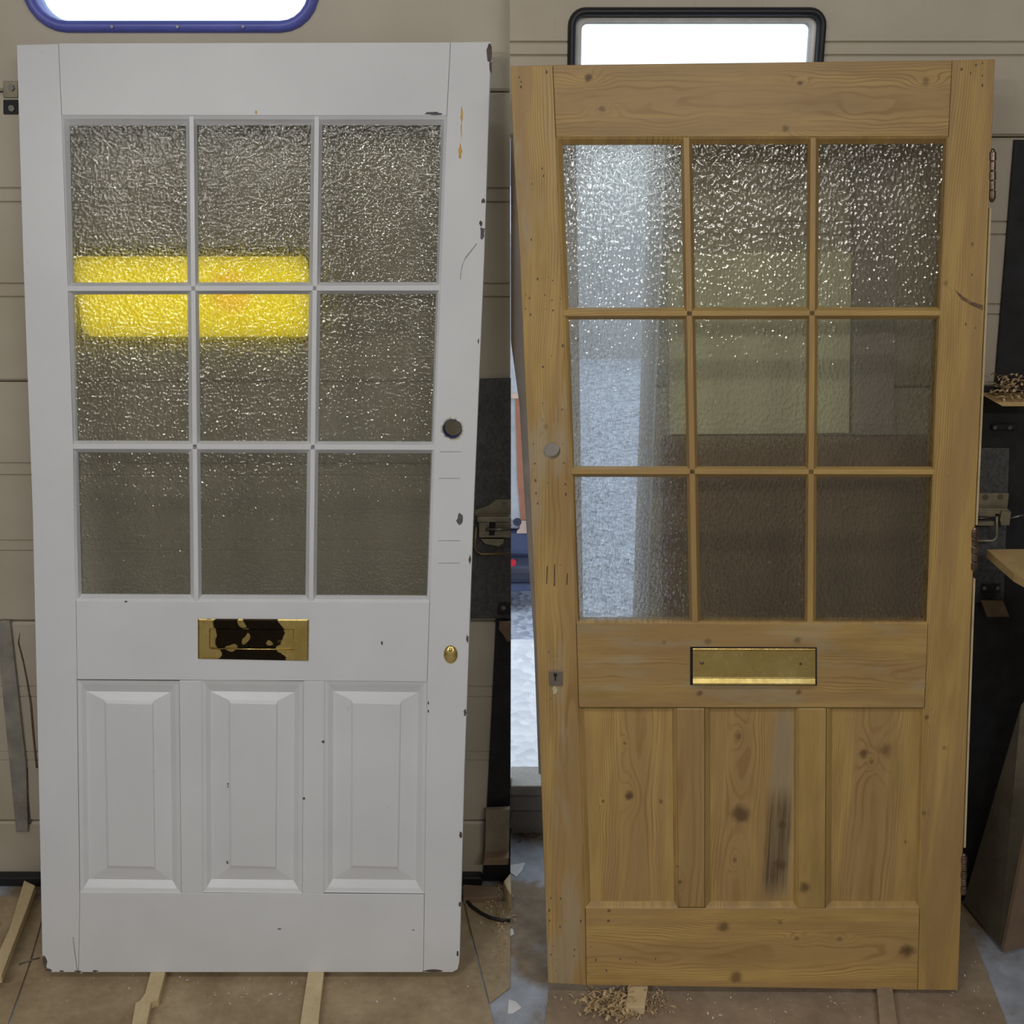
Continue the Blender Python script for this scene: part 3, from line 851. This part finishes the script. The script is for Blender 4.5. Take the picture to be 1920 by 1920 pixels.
# glazing
og = quad(wi_l, wi_r, 216, 1127, 217, 1129)
ig = [(131, 236), (827, 235), (800, 1116), (154, 1113)]
rings(W, 'glazing_bead', [(og, 0.0005), (shrink(og, 7, 5, 5, 5), 0.004), (ig, 0.016), (ig, 0.034), (shrink(ig, -10, -8, -8, -8), 0.036)], M['white'])
bar(W, 'glazing_bar', (359, 218), (368, 1128), 4, 10.5, M['white'], True)
bar(W, 'glazing_bar', (594, 218), (583, 1130), 4, 10.5, M['white'], True)
bar(W, 'glazing_bar', (126, 541), (826, 540), 4.5, 11, M['white'], False)
bar(W, 'glazing_bar', (137, 837), (814, 839), 4.5, 11, M['white'], False)
def panes(D, colsT, colsB, yT, yB, rows, mat, d=0.0145):
    def xat(i, side, y):
        a, b = colsT[i][side], colsB[i][side]
        return a + (b - a) * (y - yT) / (yB - yT)
    for (y0, y1) in rows:
        for i in range(3):
            slab(D, 'pane', [(xat(i, 0, y0) - 4, y0 - 4), (xat(i, 1, y0) + 4, y0 - 4), (xat(i, 1, y1) + 4, y1 + 4), (xat(i, 0, y1) - 4, y1 + 4)], d, d + 0.004, mat, None, 0)
panes(W, [(131, 350), (371, 583), (605, 828)], [(154, 357), (379, 572), (594, 800)], 236, 1114, [(236, 531), (552, 828), (849, 1114)], M['glass_w'])
# raised panels
for L, R, bl, br in ((145, 336, 150, 340), (378, 569, 380, 567), (608, 801, 607, 796)):
    o1 = [(L, 1275), (R, 1277), (br, 1675), (bl, 1673)]
    m1 = shrink(o1, 8, 8, 9, 8)
    m2 = shrink(o1, 21, 17, 25, 17)
    rings(W, 'panel_moulding', [(o1, 0.0006), (shrink(o1, 2, 2, 2, 2), 0.002), (m1, 0.0045), (m2, 0.0125), (m2, 0.02)], M['white'])
    fo = shrink(o1, 37, 48, 45, 50); fi = shrink(o1, 44, 51, 50, 54)
    rings(W, 'raised_panel', [(m2, 0.0125), (fo, 0.0065), (fi, 0.0030)], M['white'], None, True)
    slab(W, 'panel_back', shrink(o1, -4, -4, -4, -4), 0.022, 0.030, M['white'])
# letter plate
lp_q = [(371, 1160), (579, 1161), (578, 1239), (371, 1235)]
lp = rings(W, 'letter_plate', [(lp_q, 0.0), (lp_q, -0.0025), (shrink(lp_q, 3, 3, 3, 3), -0.0045), (shrink(lp_q, 18, 28, 20, 21), -0.0040), (shrink(lp_q, 18, 28, 20, 21), -0.001)], M['brass_reflect'], None, True)
fl = [(393, 1179), (551, 1180), (551, 1217), (393, 1215)]
fp = rings(W, 'flap', [(fl, -0.0012), (shrink(fl, 1, 1, 1, 1), -0.0032)], M['brass_reflect'], lp, True)
tube('flap_rim', [W.loc(395, 1216, -0.005), W.loc(470, 1217, -0.005), W.loc(550, 1217.5, -0.005)], 0.0014, M['brass'], lp)
# oval keyhole cover
kc = W.loc(845, 1227)
es = ellipsoid('escutcheon', kc, 0.0155, 0.007, 0.0205, M['brass'], W.root)
es['label'] = 'oval brass keyhole cover'
ellipsoid('cover_pivot', kc + Vector((0, -0.0055, 0.012)), 0.0045, 0.003, 0.0045, M['brass'], es, 12, 4)
# ring of old paint round the cylinder hole
def annulus(D, name, c, r0, r1, y, mat, jag, th=0.0006):
    n = 36; A = []; Bv = []
    rnd = random.Random(3)
    for i in range(n):
        a = 2 * math.pi * i / n
        rr = r1 * (1 + rnd.uniform(-jag, jag))
        A.append(Vector((c.x + r0 * math.cos(a), y - th, c.z + r0 * math.sin(a)))); Bv.append(Vector((c.x + rr * math.cos(a), y - th, c.z + rr * math.sin(a))))
    v = A + Bv + [p + Vector((0, th, 0)) for p in Bv]
    f = [(i, (i + 1) % n, n + (i + 1) % n, n + i) for i in range(n)] + [(n + i, n + (i + 1) % n, 2 * n + (i + 1) % n, 2 * n + i) for i in range(n)]
    return mesh_obj(name, v, f, mat, D.root)
annulus(W, 'hole_paint_ring', hc, 0.0186, 0.0235, 0.0, M['putty'], 0.12)
annulus(W, 'hole_inner_ring', hc, 0.0184, 0.0208, -0.0006, M['blue_paint'], 0.04, 0.0005)
vv, ff = [], []
for i in range(28):
    a = 2 * math.pi * i / 28
    vv += [Vector((hc.x + 0.0182 * math.cos(a), 0.0, hc.z + 0.0182 * math.sin(a))), Vector((hc.x + 0.0182 * math.cos(a), 0.043, hc.z + 0.0182 * math.sin(a)))]
for i in range(28):
    j = (i + 1) % 28; ff.append((2 * i, 2 * j, 2 * j + 1, 2 * i + 1))
mesh_obj('hole_lining', vv, ff, M['blue_paint'], W.root, smooth=True)

def blob(D, name, x, y, rx, ry, mat, seed, d=-0.0004, jag=0.35, n=11):
    rnd = random.Random(seed); pts = []
    for i in range(n):
        a = 2 * math.pi * i / n; k = 1 + rnd.uniform(-jag, jag)
        pts.append((x + rx * k * math.cos(a), y + ry * k * math.sin(a)))
    A = [D.loc(px, py, d) for px, py in pts]
    B = [Vector((p.x, d + 0.0006, p.z)) for p in A]
    v, f = prism_vf(A, B)
    return mesh_obj(name, v, f, mat, D.root)
chips = [(917, 100, 4.5, 19, 'chip'), (920, 125, 2.5, 12, 'chip'), (906, 377, 3, 5, 'chip'), (904, 437, 4.5, 12, 'chip_blue'), (902, 420, 3, 6, 'chip'),
         (862, 973, 5.5, 9, 'chip_blue'), (812, 213, 15, 3.2, 'chip_blue'), (236, 1128, 3.5, 2, 'chip'), (716, 1206, 2, 4, 'chip'),
         (606, 1391, 3, 3, 'chip'), (570, 1497, 2.5, 2.5, 'chip'), (803, 1318, 1.4, 3, 'chip'), (803, 1334, 1.4, 3, 'chip'), (799, 1589, 2, 3, 'chip'), (798, 1563, 1.5, 2, 'chip'),
         (872, 1337, 2.5, 6, 'chip'), (864, 1565, 3, 7, 'stain'), (862, 1695, 2, 5, 'chip'), (858, 1788, 2, 6, 'chip'),
         (812, 1820, 16, 3, 'chip'), (84, 1803, 3.5, 11, 'chip'), (92, 1819, 6, 3, 'chip'), (178, 1821, 5, 1.8, 'chip'), (145, 1821, 6, 1.6, 'chip'), (115, 1821, 4, 1.5, 'chip'), (480, 210, 1.6, 3.5, 'tape'),
         (881, 1050, 2, 9, 'chip'), (876, 1198, 2.2, 7, 'chip'), (897, 640, 1.6, 5, 'chip'), (426, 1617, 1.4, 3, 'chip'), (427, 1470, 1.2, 1.6, 'chip'), (427, 1475, 1.2, 1.6, 'chip'), (775, 1744 - 0, 1.8, 1, 'chip'), (524, 1742, 3, 1.2, 'chip_blue')]
for i, (x, y, rx, ry, m) in enumerate(chips):
    if y > 1280 and y < 1650 and x < 800 and x not in (606, 570): d = 0.0024
    else: d = -0.0004
    blob(W, 'paint_chip', x, y, rx, ry, M[m], i, d)
tp = blob(W, 'glue_streak', 866, 214, 2.2, 15, M['tape'], 50, jag=0.25); tp['label'] = 'amber glue streak'
blob(W, 'glue_streak', 865, 245, 1.0, 20, M['tape'], 51, jag=0.5)
blob(W, 'glue_streak', 863, 284, 3.2, 13, M['tape'], 52, jag=0.3)
for (x, y, w) in ((845, 847, 20), (843, 897, 20), (842, 1014, 21), (842, 1056, 20)):
    slab(W, 'filler_line', [(x - w, y - 0.7), (x + w, y - 0.9), (x + w, y + 0.6), (x - w, y + 0.8)], -0.0003, 0.0003, M['hairline'], None, 0)
slab(W, 'paint_crack', [(893, 456), (895, 457), (870, 490), (866, 505), (864, 524), (862, 524), (865, 500), (872, 482)], -0.0003, 0.0003, M['hairline'], None, 0)
slab(W, 'paint_crack', [(136, 1757), (138, 1757), (141, 1785), (146, 1820), (144, 1820), (139, 1785)], -0.0003, 0.0003, M['hairline'], None, 0)

# ================================================================== PINE DOOR
P = Door.__new__(Door); P.lift = 0.028; P.Yb = atZ(960, 1850, 0.028).y; P.thick = 0.044
P.set(0.1); solve_lean(P, 958, 1866, 1028, 1797, 118, 1850)
start_door(P, 'glazed_panel_door', 1412, 'stripped pine nine-pane door with three flat panels and a polished brass letter flap')
po_l = edge([(957, 124), (964, 300), (975, 480), (985, 720), (996, 960), (1006, 1200), (1014, 1440), (1028, 1843)])
po_r = edge([(1866, 111), (1852, 440), (1849, 500), (1840, 720), (1829, 960), (1819, 1200), (1811, 1440), (1796, 1857)])
pi_l = edge([(1036, 122), (1042, 257), (1051, 480), (1056, 585), (1070, 882), (1080, 1167), (1085, 1326), (1097, 1700), (1099, 1847)])
pi_r = edge([(1786, 113), (1779, 256), (1765, 580), (1751, 888), (1741, 1167), (1734, 1326), (1725, 1700), (1721, 1856)])
def pk(D, lst, grain, d=0.0):
    out = []
    for (x, y, r, k) in lst:
        p = D.loc(x, y, d); rr = r * 0.00112
        out.append((p.x, p.z, rr, k) if grain == 'x' else (p.z, p.x, rr, k))
    return out
def cz(x, y): return P.loc(x, y).z
def cx(x, y): return P.loc(x, y).x
m_top = pine('pine_top_rail', 'x', cz(1500, 188), 1, pk(P, [(1103, 146, 7, .95), (1129, 204, 6, .6), (1500, 156, 4, .9), (1473, 241, 6, .7), (1736, 153, 7, .55)], 'x'), K=1500, B=7, freq=3.2)
m_lock = pine('pine_lock_rail', 'x', cz(1400, 1262), 2, pk(P, [(1327, 1203, 7, .5), (1495, 1201, 7, .6), (1312, 1300, 6, .7), (1498, 1298, 6, .7), (1245, 1205, 4, .4)], 'x'), K=2600, B=6, freq=2.8, grey=0.5)
m_bot = pine('pine_bottom_rail', 'x', cz(1400, 1788), 3, pk(P, [(1356, 1738, 12, .75), (1380, 1833, 13, .7), (1700, 1783, 14, .85), (1574, 1761, 6, .5), (1142, 1708, 3, .9), (1141, 1727, 3, .9), (1463, 1730, 5, .5), (1494, 1760, 5, .5)], 'x'), K=1500, B=6, freq=2.4, tint=1.12)
m_sl = pine('pine_lock_stile', 'z', cx(1075, 1500), 4, pk(P, [(980, 700, 4, .5), (1024, 800, 5, .4), (1000, 1150, 5, .3)], 'z'), K=1300, B=3.5, freq=1.8, grey=0.6)
m_sr = pine('pine_hinge_stile', 'z', cx(1700, 800), 5, pk(P, [(1738, 1345, 5, .75), (1770, 1402, 4, .5), (1732, 1525, 5, .6), (1773, 531, 5, .5), (1823, 458, 3, .7)], 'z'), K=500, B=1.6, freq=1.2, lin=120)
m_p1 = pine('pine_panel_one', 'z', cx(1195, 1500), 6, pk(P, [(1180, 1491, 9, .9), (1239, 1502, 5, .6), (1131, 1502, 3, .8), (1171, 1393, 3, .6)], 'z', .012), K=1500, B=4, freq=1.5, tint=1.05)
m_p2 = pine('pine_panel_two', 'z', cx(1388, 1500), 7, pk(P, [(1388, 1527, 19, .85), (1384, 1380, 7, .6), (1378, 1612, 5, .6), (1463, 1622, 13, .8), (1466, 1545, 9, .6)], 'z', .012), K=1800, B=5, freq=2.0, tint=1.05,
            greys=[(cz(1470, 1690), cz(1470, 1320), cx(1445, 1500), cx(1494, 1500), (0.33, 0.28, 0.20), 0.8), (cz(1455, 1692), cz(1455, 1480), cx(1436, 1600), cx(1484, 1600), (0.105, 0.066, 0.028), 0.9)])
m_p3 = pine('pine_panel_three', 'z', cx(1640, 1500), 8, pk(P, [(1619, 1413, 9, .8), (1660, 1406, 12, .55), (1634, 1428, 4, .6), (1697, 1578, 3, .6)], 'z', .012), K=1400, B=4, freq=1.4, tint=1.0)
m_mu = pine('pine_muntin', 'z', cx(1297, 1500), 9, pk(P, [(1508, 1664, 12, .8), (1275, 1654, 4, .8), (1271, 1625, 3, .6)], 'z'), K=700, B=2.5, lin=60, freq=1.4, tint=0.98)
m_bar = pine('pine_glazing_bars', 'z', cx(1300, 700), 10, (), K=300, B=1.5, lin=140, freq=1.2, tint=1.02)
m_barh = pine('pine_cross_bars', 'x', cz(1300, 700), 11, (), K=300, B=1.5, lin=140, freq=1.2, tint=1.05)
pys = [122, 257, 300, 480, 585, 720, 882, 960, 1167, 1200, 1326, 1440, 1700]
sl = [(po_l(y), y) for y in [124] + pys[1:] + [1843]] + [(pi_l(y), y) for y in [1847] + pys[::-1]]
stl = slab(P, 'stile', sl, 0, 0.044, m_sl)
ph = P.loc(1035, 846)
cut(stl, [cyl_vf((ph.x, -0.05, ph.z), (0, 1, 0), 0.0165, 0.2, 28)])
sr = [(pi_r(y), y) for y in [113] + pys[1:] + [1856]] + [(po_r(y), y) for y in [1857] + pys[:0:-1] + [111]]
slab(P, 'stile', sr, 0, 0.044, m_sr)
slab(P, 'top_rail', inset(quad(pi_l, pi_r, 122, 257, 113, 256), 0.7), 0, 0.044, m_top)
slab(P, 'lock_rail', inset(quad(pi_l, pi_r, 1168, 1326, 1169, 1327), 0.7), 0, 0.044, m_lock)
slab(P, 'bottom_rail', inset(quad(pi_l, pi_r, 1703, 1847, 1704, 1856), 0.7), 0, 0.044, m_bot)
pm = [[(1268, 1328), (1322, 1328), (1322, 1702), (1272, 1702)], [(1497, 1328), (1550, 1328), (1548, 1704), (1496, 1704)]]
for q in pm: slab(P, 'muntin', q, 0, 0.044, m_mu, None, 0.003)
og = quad(pi_l, pi_r, 257, 1168, 256, 1169)
ig = [(1055, 272), (1768, 270), (1736, 1163), (1087, 1161)]
rings(P, 'glazing_bead', [(og, 0.0005), (shrink(og, 4, 4, 3, 4), 0.003), (ig, 0.015), (ig, 0.034), (shrink(ig, -10, -8, -8, -8), 0.036)], m_bar)
bar(P, 'glazing_bar', (1287, 258), (1303, 1168), 5, 10.5, m_bar, True)
bar(P, 'glazing_bar', (1525, 258), (1519, 1169), 5, 10.5, m_bar, True)
bar(P, 'glazing_bar', (1056, 588), (1764, 587), 4.5, 11, m_barh, False)
bar(P, 'glazing_bar', (1070, 884), (1751, 885), 4.5, 10, m_barh, False)
panes(P, [(1055, 1277), (1298, 1515), (1536, 1768)], [(1087, 1292), (1313, 1508), (1530, 1736)], 271, 1162, [(271, 577), (599, 874), (894, 1162)], M['glass_p'])
for (L, R, bl, br, mt) in ((1085, 1268, 1097, 1272, m_p1), (1322, 1497, 1322, 1496, m_p2), (1550, 1734, 1548, 1725, m_p3)):
    o1 = [(L, 1327), (R, 1327), (br, 1703), (bl, 1703)]
    m2 = shrink(o1, 2, 9, 14, 11)
    rings(P, 'panel_moulding', [(o1, 0.0008), (shrink(o1, 1, 3, 4, 3), 0.003), (m2, 0.0115), (m2, 0.02)], m_mu)
    slab(P, 'flat_panel', shrink(o1, -4, -4, -4, -4), 0.0110, 0.026, mt, None, 0)
# letter flap: rolled top, flat leaf, kicked-out lip, dark slot behind
lfr = slab(P, 'letter_slot', [(1294, 1213), (1532, 1214), (1532, 1286), (1294, 1285)], -0.0012, 0.004, M['black'])
prof = [(1215, -0.0030), (1216.5, -0.0065), (1219.5, -0.0065), (1220.5, -0.0045), (1270, -0.0058), (1272, -0.0075), (1281, -0.0120), (1283.5, -0.0125), (1283.8, -0.0100), (1272, -0.0035), (1216, -0.0018)]
A = [P.loc(1299, y, d) for y, d in prof]; B = [P.loc(1529, y + 0.5, d) for y, d in prof]
v, f = prism_vf(A, B)
lf = mesh_obj('letter_flap', v, f, M['brass'], P.root, bevel=0.0004); lf['label'] = 'polished brass letter flap with kicked-out lower lip'
for (x, y, r) in ((1316, 1243, 3.4), (1501, 1245, 2.4)):
    c = P.loc(x, y, -0.0058); 
    ellipsoid('fixing_stud', c, r * .0012, 0.0012, r * .0012, M['hinge'], lf, 10, 3)
# lock plate
lk = slab(P, 'lock_plate', [(1029, 1258), (1055, 1258), (1055, 1286), (1030, 1286)], -0.0035, 0.0, M['lockplate'], None, 0.0008)
kh = [(1038, 1263.5), (1040, 1262.5), (1042.5, 1262.5), (1044.5, 1264), (1045, 1266.5), (1043, 1268.5), (1042.6, 1276), (1040.2, 1277.5), (1039.6, 1269), (1037.6, 1266.5)]
A = [P.loc(x, y, -0.0042) for x, y in kh]; B = [Vector((p.x, -0.003, p.z)) for p in A]
v, f = prism_vf(A, B); mesh_obj('keyhole', v, f, M['black'], lk)
# ghost of an old key lever below the plate, filler repairs on the lock stile
blob(P, 'pale_filler', 1040, 1294, 4, 8, M['putty'], 70, jag=0.25)
# butt hinges on the hanging edge
for (px, y0, y1) in ((1858, 284, 374), (1824, 993, 1068), (1804, 1604, 1674)):
    a = P.loc(px + 2, y1, 0.002); b = P.loc(px + 3, y0, 0.002)
    ax = (b - a); h = ax.length; n = 5
    hg = None
    for k in range(n):
        c = a + ax * (k / n + 0.004)
        nm = 'hinge_knuckle'
        r = 0.0072 if k % 2 == 0 else 0.0064
        o = cyl(nm, c, ax, r, h / n * 0.93, M['hinge'], P.root if hg is None else hg, 14, bevel=0.0012)
        if hg is None:
            o.name = 'hinge'; hg = o
    ellipsoid('hinge_tip', a, 0.005, 0.005, 0.006, M['hinge'], hg, 10, 4)
    ellipsoid('hinge_tip', b, 0.005, 0.005, 0.006, M['hinge'], hg, 10, 4)
    mid = a + ax * 0.5
    slab(P, 'hinge_leaf', [(px - 3, y0 + 3), (px + 3, y0 + 3), (px + 3, y1 - 3), (px - 3, y1 - 3)], 0.0035, 0.030, M['hinge'], hg, 0)
# pale bare strip of the hanging edge
slab(P, 'edge_lipping', [(po_r(y) + 1, y) for y in (390, 700, 985)] + [(po_r(y) + 5.5, y) for y in (985, 700, 390)], 0.012, 0.040, M['batten'], None, 0.001)
slab(P, 'edge_lipping', [(po_r(y) + 1, y) for y in (1085, 1350, 1590)] + [(po_r(y) + 5.5, y) for y in (1590, 1350, 1085)], 0.012, 0.040, M['batten'], None, 0.001)
# splits and chop marks
slab(P, 'split_knot', [(1790, 543), (1806, 556), (1822, 566), (1843, 572), (1843, 582), (1822, 573), (1803, 562)], -0.0003, 0.0003, M['split'], None, 0)
for q in ([(1066, 430), (1070, 430), (1071, 470), (1068, 480)],):
    pass
rnd = random.Random(21)
holes = [(986, 553), (993, 559), (986, 579), (995, 590), (1022, 553), (1024, 579), (1035, 563), (1037, 582), (1051, 560), (1055, 648), (1008, 523), (1029, 520), (1036, 526),
         (1018, 688), (1017, 756), (1034, 667), (1054, 768), (1000, 833), (1056, 833), (1003, 869), (1057, 868), (1004, 901), (1005, 925), (1008, 944), (1027, 906), (1060, 908), (1061, 927),
         (974, 145), (977, 153), (977, 163), (989, 208), (1025, 135), (1017, 316), (1019, 330), (998, 345), (996, 449), (1051, 1059), (1063, 1083), (1029, 1222), (1045, 1230), (1033, 1310),
         (1033, 1684), (1051, 1685), (1030, 1707), (1031, 1726), (1089, 1727), (1050, 1738), (1038, 1774), (1033, 1790), (1041, 1800), (1077, 1781), (1076, 1793), (1043, 1820), (1108, 1775), (1110, 1795), (1117, 1800),
         (1163, 1798), (1193, 1804), (1229, 1798), (1116, 1820), (1137, 1820), (1803, 130), (1820, 137), (1830, 122), (1842, 118), (1842, 142), (1842, 160), (1777, 893), (1811, 608), (1829, 615), (1822, 515)]
bm = bmesh.new()
for (x, y) in holes:
    c = P.loc(x, y, -0.0003); r = rnd.uniform(0.0008, 0.0019); e = rnd.uniform(1.0, 2.2)
    k = 8
    vs = [bm.verts.new(c + Vector((r * math.cos(2 * math.pi * i / k), 0, r * e * math.sin(2 * math.pi * i / k)))) for i in range(k)]
    bm.faces.new(vs)
o = bm_obj('nail_holes', bm, M['chip'], P.root); o['kind'] = 'stuff'
for i, pts in enumerate(([(1039, 1058), (1041, 1058), (1041, 1098), (1038, 1100)], [(1025, 1062), (1027, 1062), (1026, 1095), (1024, 1094)], [(1063, 1075), (1065, 1075), (1064, 1097), (1062, 1096)])):
    slab(P, 'chisel_mark', pts, -0.0003, 0.0003, M['stain'], None, 0)

# ------------------------------------------------------------------ floor sheets, battens, debris
o = fprism('floor_sheet', [(92, 1690), (868, 1690), (880, 1748), (945, 1990), (-6, 1990), (60, 1800)], 0.006, 0.0058, M['sheet'], None, 0.001)
tag(o, 'dusty hardboard sheet on the floor under the white door', 'floor sheet')
o = fprism('floor_sheet', [(1048, 1712), (1806, 1712), (1838, 1790), (1915, 1990), (1012, 1990)], 0.006, 0.0058, M['sheet2'], None, 0.001)
tag(o, 'dusty brown hardboard sheet on the floor under the pine door', 'floor sheet')
o = fprism('floor_sheet', [(-70, 1672), (88, 1690), (56, 1802), (-10, 1990), (-180, 1990)], 0.0045, 0.0043, M['sheet'], None, 0.001)
tag(o, 'dusty hardboard strip on the floor under the bent nail', 'floor sheet')
o = fprism('floor_sheet', [(871, 1690), (957, 1690), (957, 1850), (918, 1880), (884, 1748)], 0.0045, 0.0043, M['sheet'], None, 0.001)
tag(o, 'dusty hardboard piece under the black cable between the doors', 'floor sheet')
def batten(name, pts, label, mat='batten', z=0.0265, th=0.0202):
    return tag(fprism(name, pts, z, th, M[mat], None, 0.0015), label, 'batten')
batten('batten', [(290, 1790), (318, 1790), (303, 1850), (297, 1873), (283, 1878), (274, 1925), (246, 1925), (254, 1880), (262, 1876), (272, 1862)], 'whittled softwood batten under the left of the white door')
batten('batten', [(582, 1790), (611, 1790), (596, 1925), (562, 1925)], 'straight softwood batten under the middle of the white door')
batten('batten', [(1184, 1815), (1220, 1815), (1209, 1888), (1173, 1888)], 'short paint-spattered batten under the left of the pine door')
batten('batten', [(1641, 1815), (1668, 1815), (1684, 1925), (1650, 1925)], 'grey batten under the right of the pine door', 'sheet2')
lb = fprism('loose_batten', [(45, 1650), (66, 1660), (50, 1705), (2, 1830), (-24, 1830), (18, 1740)], 0.045, 0.020, M['batten'], None, 0.002)
tag(lb, 'loose softwood batten propped on a low block, clear of both doors', 'batten')
wprop = box('packing_block', xw(20, 1700) - 0.05, xw(20, 1700) + 0.06, -0.30, -0.20, 0.0, 0.0248, M['chipboard'], None); tag(wprop, 'low chipboard block under the loose propped batten', 'block')
o = fprism('floor_offcut', [(868, 1658), (932, 1662), (935, 1682), (868, 1684)], 0.020, 0.0198, M['brown_board'], None, 0.002)
tag(o, 'flat brown offcut on the floor beside the white door', 'board')
o = fprism('corner_block', [(944, 1652), (957, 1636), (959, 1677), (952, 1670)], 0.05, 0.0498, M['batten'], None, 0.003)
tag(o, 'pale sawn wood block on the floor between the doors', 'wood block')
o = cyl('pipe_offcut', atZ(872, 1620, 0.0) + Vector((0, 0, 0.001)), (0, 0, 1), 0.018, 0.055, M['dark_steel'], None, 18)
tag(o, 'short dark pipe offcut on the floor by the white door', 'pipe')
tube_o = tube('cable', [atZ(x, y, 0.0095) for x, y in ((868, 1681), (874, 1687), (884, 1699), (900, 1711), (918, 1720), (938, 1725), (957, 1726))], 0.0045, M['cable'])
tag(tube_o, 'thin black cable curving across the floor between the doors', 'cable')

nl = tube('nail', [atZ(36, 1808, 0.0085), atZ(58, 1800, 0.0085), atZ(74, 1796, 0.0085)], 0.0015, M['bolt']); tag(nl, 'bent steel nail on the floor by the foot of the white door', 'nail')
def flake(pts, label):
    return tag(fprism('paint_flake', pts, 0.0022, 0.0018, M['flake'], None), label, 'paint flake')
flake([(955, 1622), (985, 1617), (979, 1633), (968, 1644), (955, 1634)], 'largest white paint flake on the floor left of the pine door')
flake([(954, 1740), (962, 1742), (964, 1751), (954, 1756)], 'tiny white paint flake on the floor near the pine door')
flake([(954, 1874), (968, 1878), (978, 1889), (962, 1899), (952, 1900)], 'pointed white paint flake at the bottom edge between the doors')

def shavings(name, spots, label, mat, seed):
    rnd = random.Random(seed); bm = bmesh.new()
    for (px, py, sx, sy, n, z0, zr_, L) in spots:
        for i in range(n):
            x = rnd.gauss(px, sx); y = rnd.gauss(py, sy)
            p = atZ(x, y, z0); p.z = z0 + 0.0005 + rnd.random() ** 2 * zr_
            a = rnd.uniform(0, 6.28); le = L * rnd.uniform(0.3, 1.3); w = le * rnd.uniform(0.15, 0.4)
            d = Vector((math.cos(a), math.sin(a), 0)); s = Vector((-d.y, d.x, rnd.uniform(-.4, .4)))
            curl = rnd.uniform(0.1, 0.8) * le
            pts = []
            for k in range(4):
                t = k / 3
                c = p + d * (le * (t - .5)) + Vector((0, 0, curl * 0.5 * math.sin(math.pi * t)))
                pts.append((bm.verts.new(c - s * w / 2), bm.verts.new(c + s * w / 2)))
            for k in range(3):
                bm.faces.new((pts[k][0], pts[k][1], pts[k + 1][1], pts[k + 1][0]))
    o = bm_obj(name, bm, mat); tag(o, label, 'shavings', None, 'stuff')
    return o
shavings('wood_shavings', [(1150, 1888, 26, 12, 420, 0.006, 0.022, 0.016), (1235, 1880, 14, 12, 120, 0.006, 0.008, 0.010), (1120, 1870, 60, 14, 90, 0.006, 0.004, 0.008)],
         'heap of pine shavings on the floor under the pine door', M['shaving'], 1)
shavings('wood_shavings', [(940, 1740, 10, 34, 200, 0.0005, 0.008, 0.010), (930, 1690, 14, 14, 110, 0.0005, 0.01, 0.012), (925, 1790, 18, 22, 40, 0.0005, 0.003, 0.007)],
         'scattered wood shavings on the floor right of the white door', M['shaving'], 2)
shavings('wood_shavings', [(470, 1850, 170, 22, 70, 0.006, 0.003, 0.006), (150, 1760, 60, 50, 20, 0.006, 0.002, 0.006), (1550, 1880, 160, 16, 70, 0.006, 0.003, 0.006), (1830, 1850, 20, 40, 14, 0.006, 0.002, 0.006)],
         'sparse pale wood chips dusted over the floor sheets', M['flake'], 3)
shavings('sawdust_crumbs', [(985, 1568, 16, 5, 120, 0.0003, 0.004, 0.008)], 'brown sawdust along the foot of the doorway sill', M['brown_board'], 4)
def shelf_shavings():
    rnd = random.Random(9); bm = bmesh.new()
    zt = atY(1866, 754, YR - 0.11).z
    x0 = atY(1870, 750, YR - 0.08).x
    for i in range(160):
        p = Vector((x0 + rnd.random() * 0.09, YR - 0.10 + rnd.random() * 0.08, zt + 0.001 + rnd.random() ** 1.5 * 0.045))
        a = rnd.uniform(0, 6.28); le = rnd.uniform(.008, .022); w = .004
        d = Vector((math.cos(a), math.sin(a), rnd.uniform(-.3, .3))); s = Vector((-d.y, d.x, rnd.uniform(-.5, .5)))
        pts = []
        for k in range(4):
            t = k / 3; c = p + d * (le * (t - .5)) + Vector((0, 0, .004 * math.sin(math.pi * t)))
            pts.append((bm.verts.new(c - s * w / 2), bm.verts.new(c + s * w / 2)))
        for k in range(3): bm.faces.new((pts[k][0], pts[k][1], pts[k + 1][1], pts[k + 1][0]))
    tag(bm_obj('wood_shavings', bm, M['shaving']), 'brown curled shavings piled on the little plywood shelf', 'shavings', None, 'stuff')
shelf_shavings()

# ------------------------------------------------------------------ ceiling lights
for i, (lx, ly) in enumerate(LIGHT_SPOTS):
    root = empty('ceiling_light', (lx, ly, CEIL))
    tag(root, ['fluorescent ceiling batten above the white door', 'fluorescent ceiling batten above the pine door', 'fluorescent ceiling batten far in front of the white door', 'fluorescent ceiling batten far in front of the pine door'][i], 'ceiling light')
    hw = 0.05 if i < 2 else 0.13
    box('housing', -0.62, 0.62, -hw, hw, -0.035, 0.0, M['lamp_white'], root, 0.004)
    for ty in ((0.0,) if i < 2 else (-0.07, 0.07)): tube('tube', [(-0.59, ty, -0.055), (0.59, ty, -0.055)], 0.013, M['tube'], root, 12)
    for s in (-1, 1): box('end_cap', s * 0.605 - 0.012, s * 0.605 + 0.012, -hw + 0.03, hw - 0.03, -0.075, -0.034, M['lamp_white'], root)
    ld = bpy.data.lights.new('tube_light', 'AREA'); ld.shape = 'RECTANGLE'; ld.size = 1.18; ld.size_y = 0.09 if i < 2 else 0.22
    ld.energy = LIGHT_POWER[i]; ld.color = (1.0, 0.98, 0.945)
    lo = bpy.data.objects.new('tube_light', ld); lo.location = (0, 0, -0.078); lo.rotation_euler = (math.radians(8 if i < 2 else 25), 0, 0); link(lo, root)
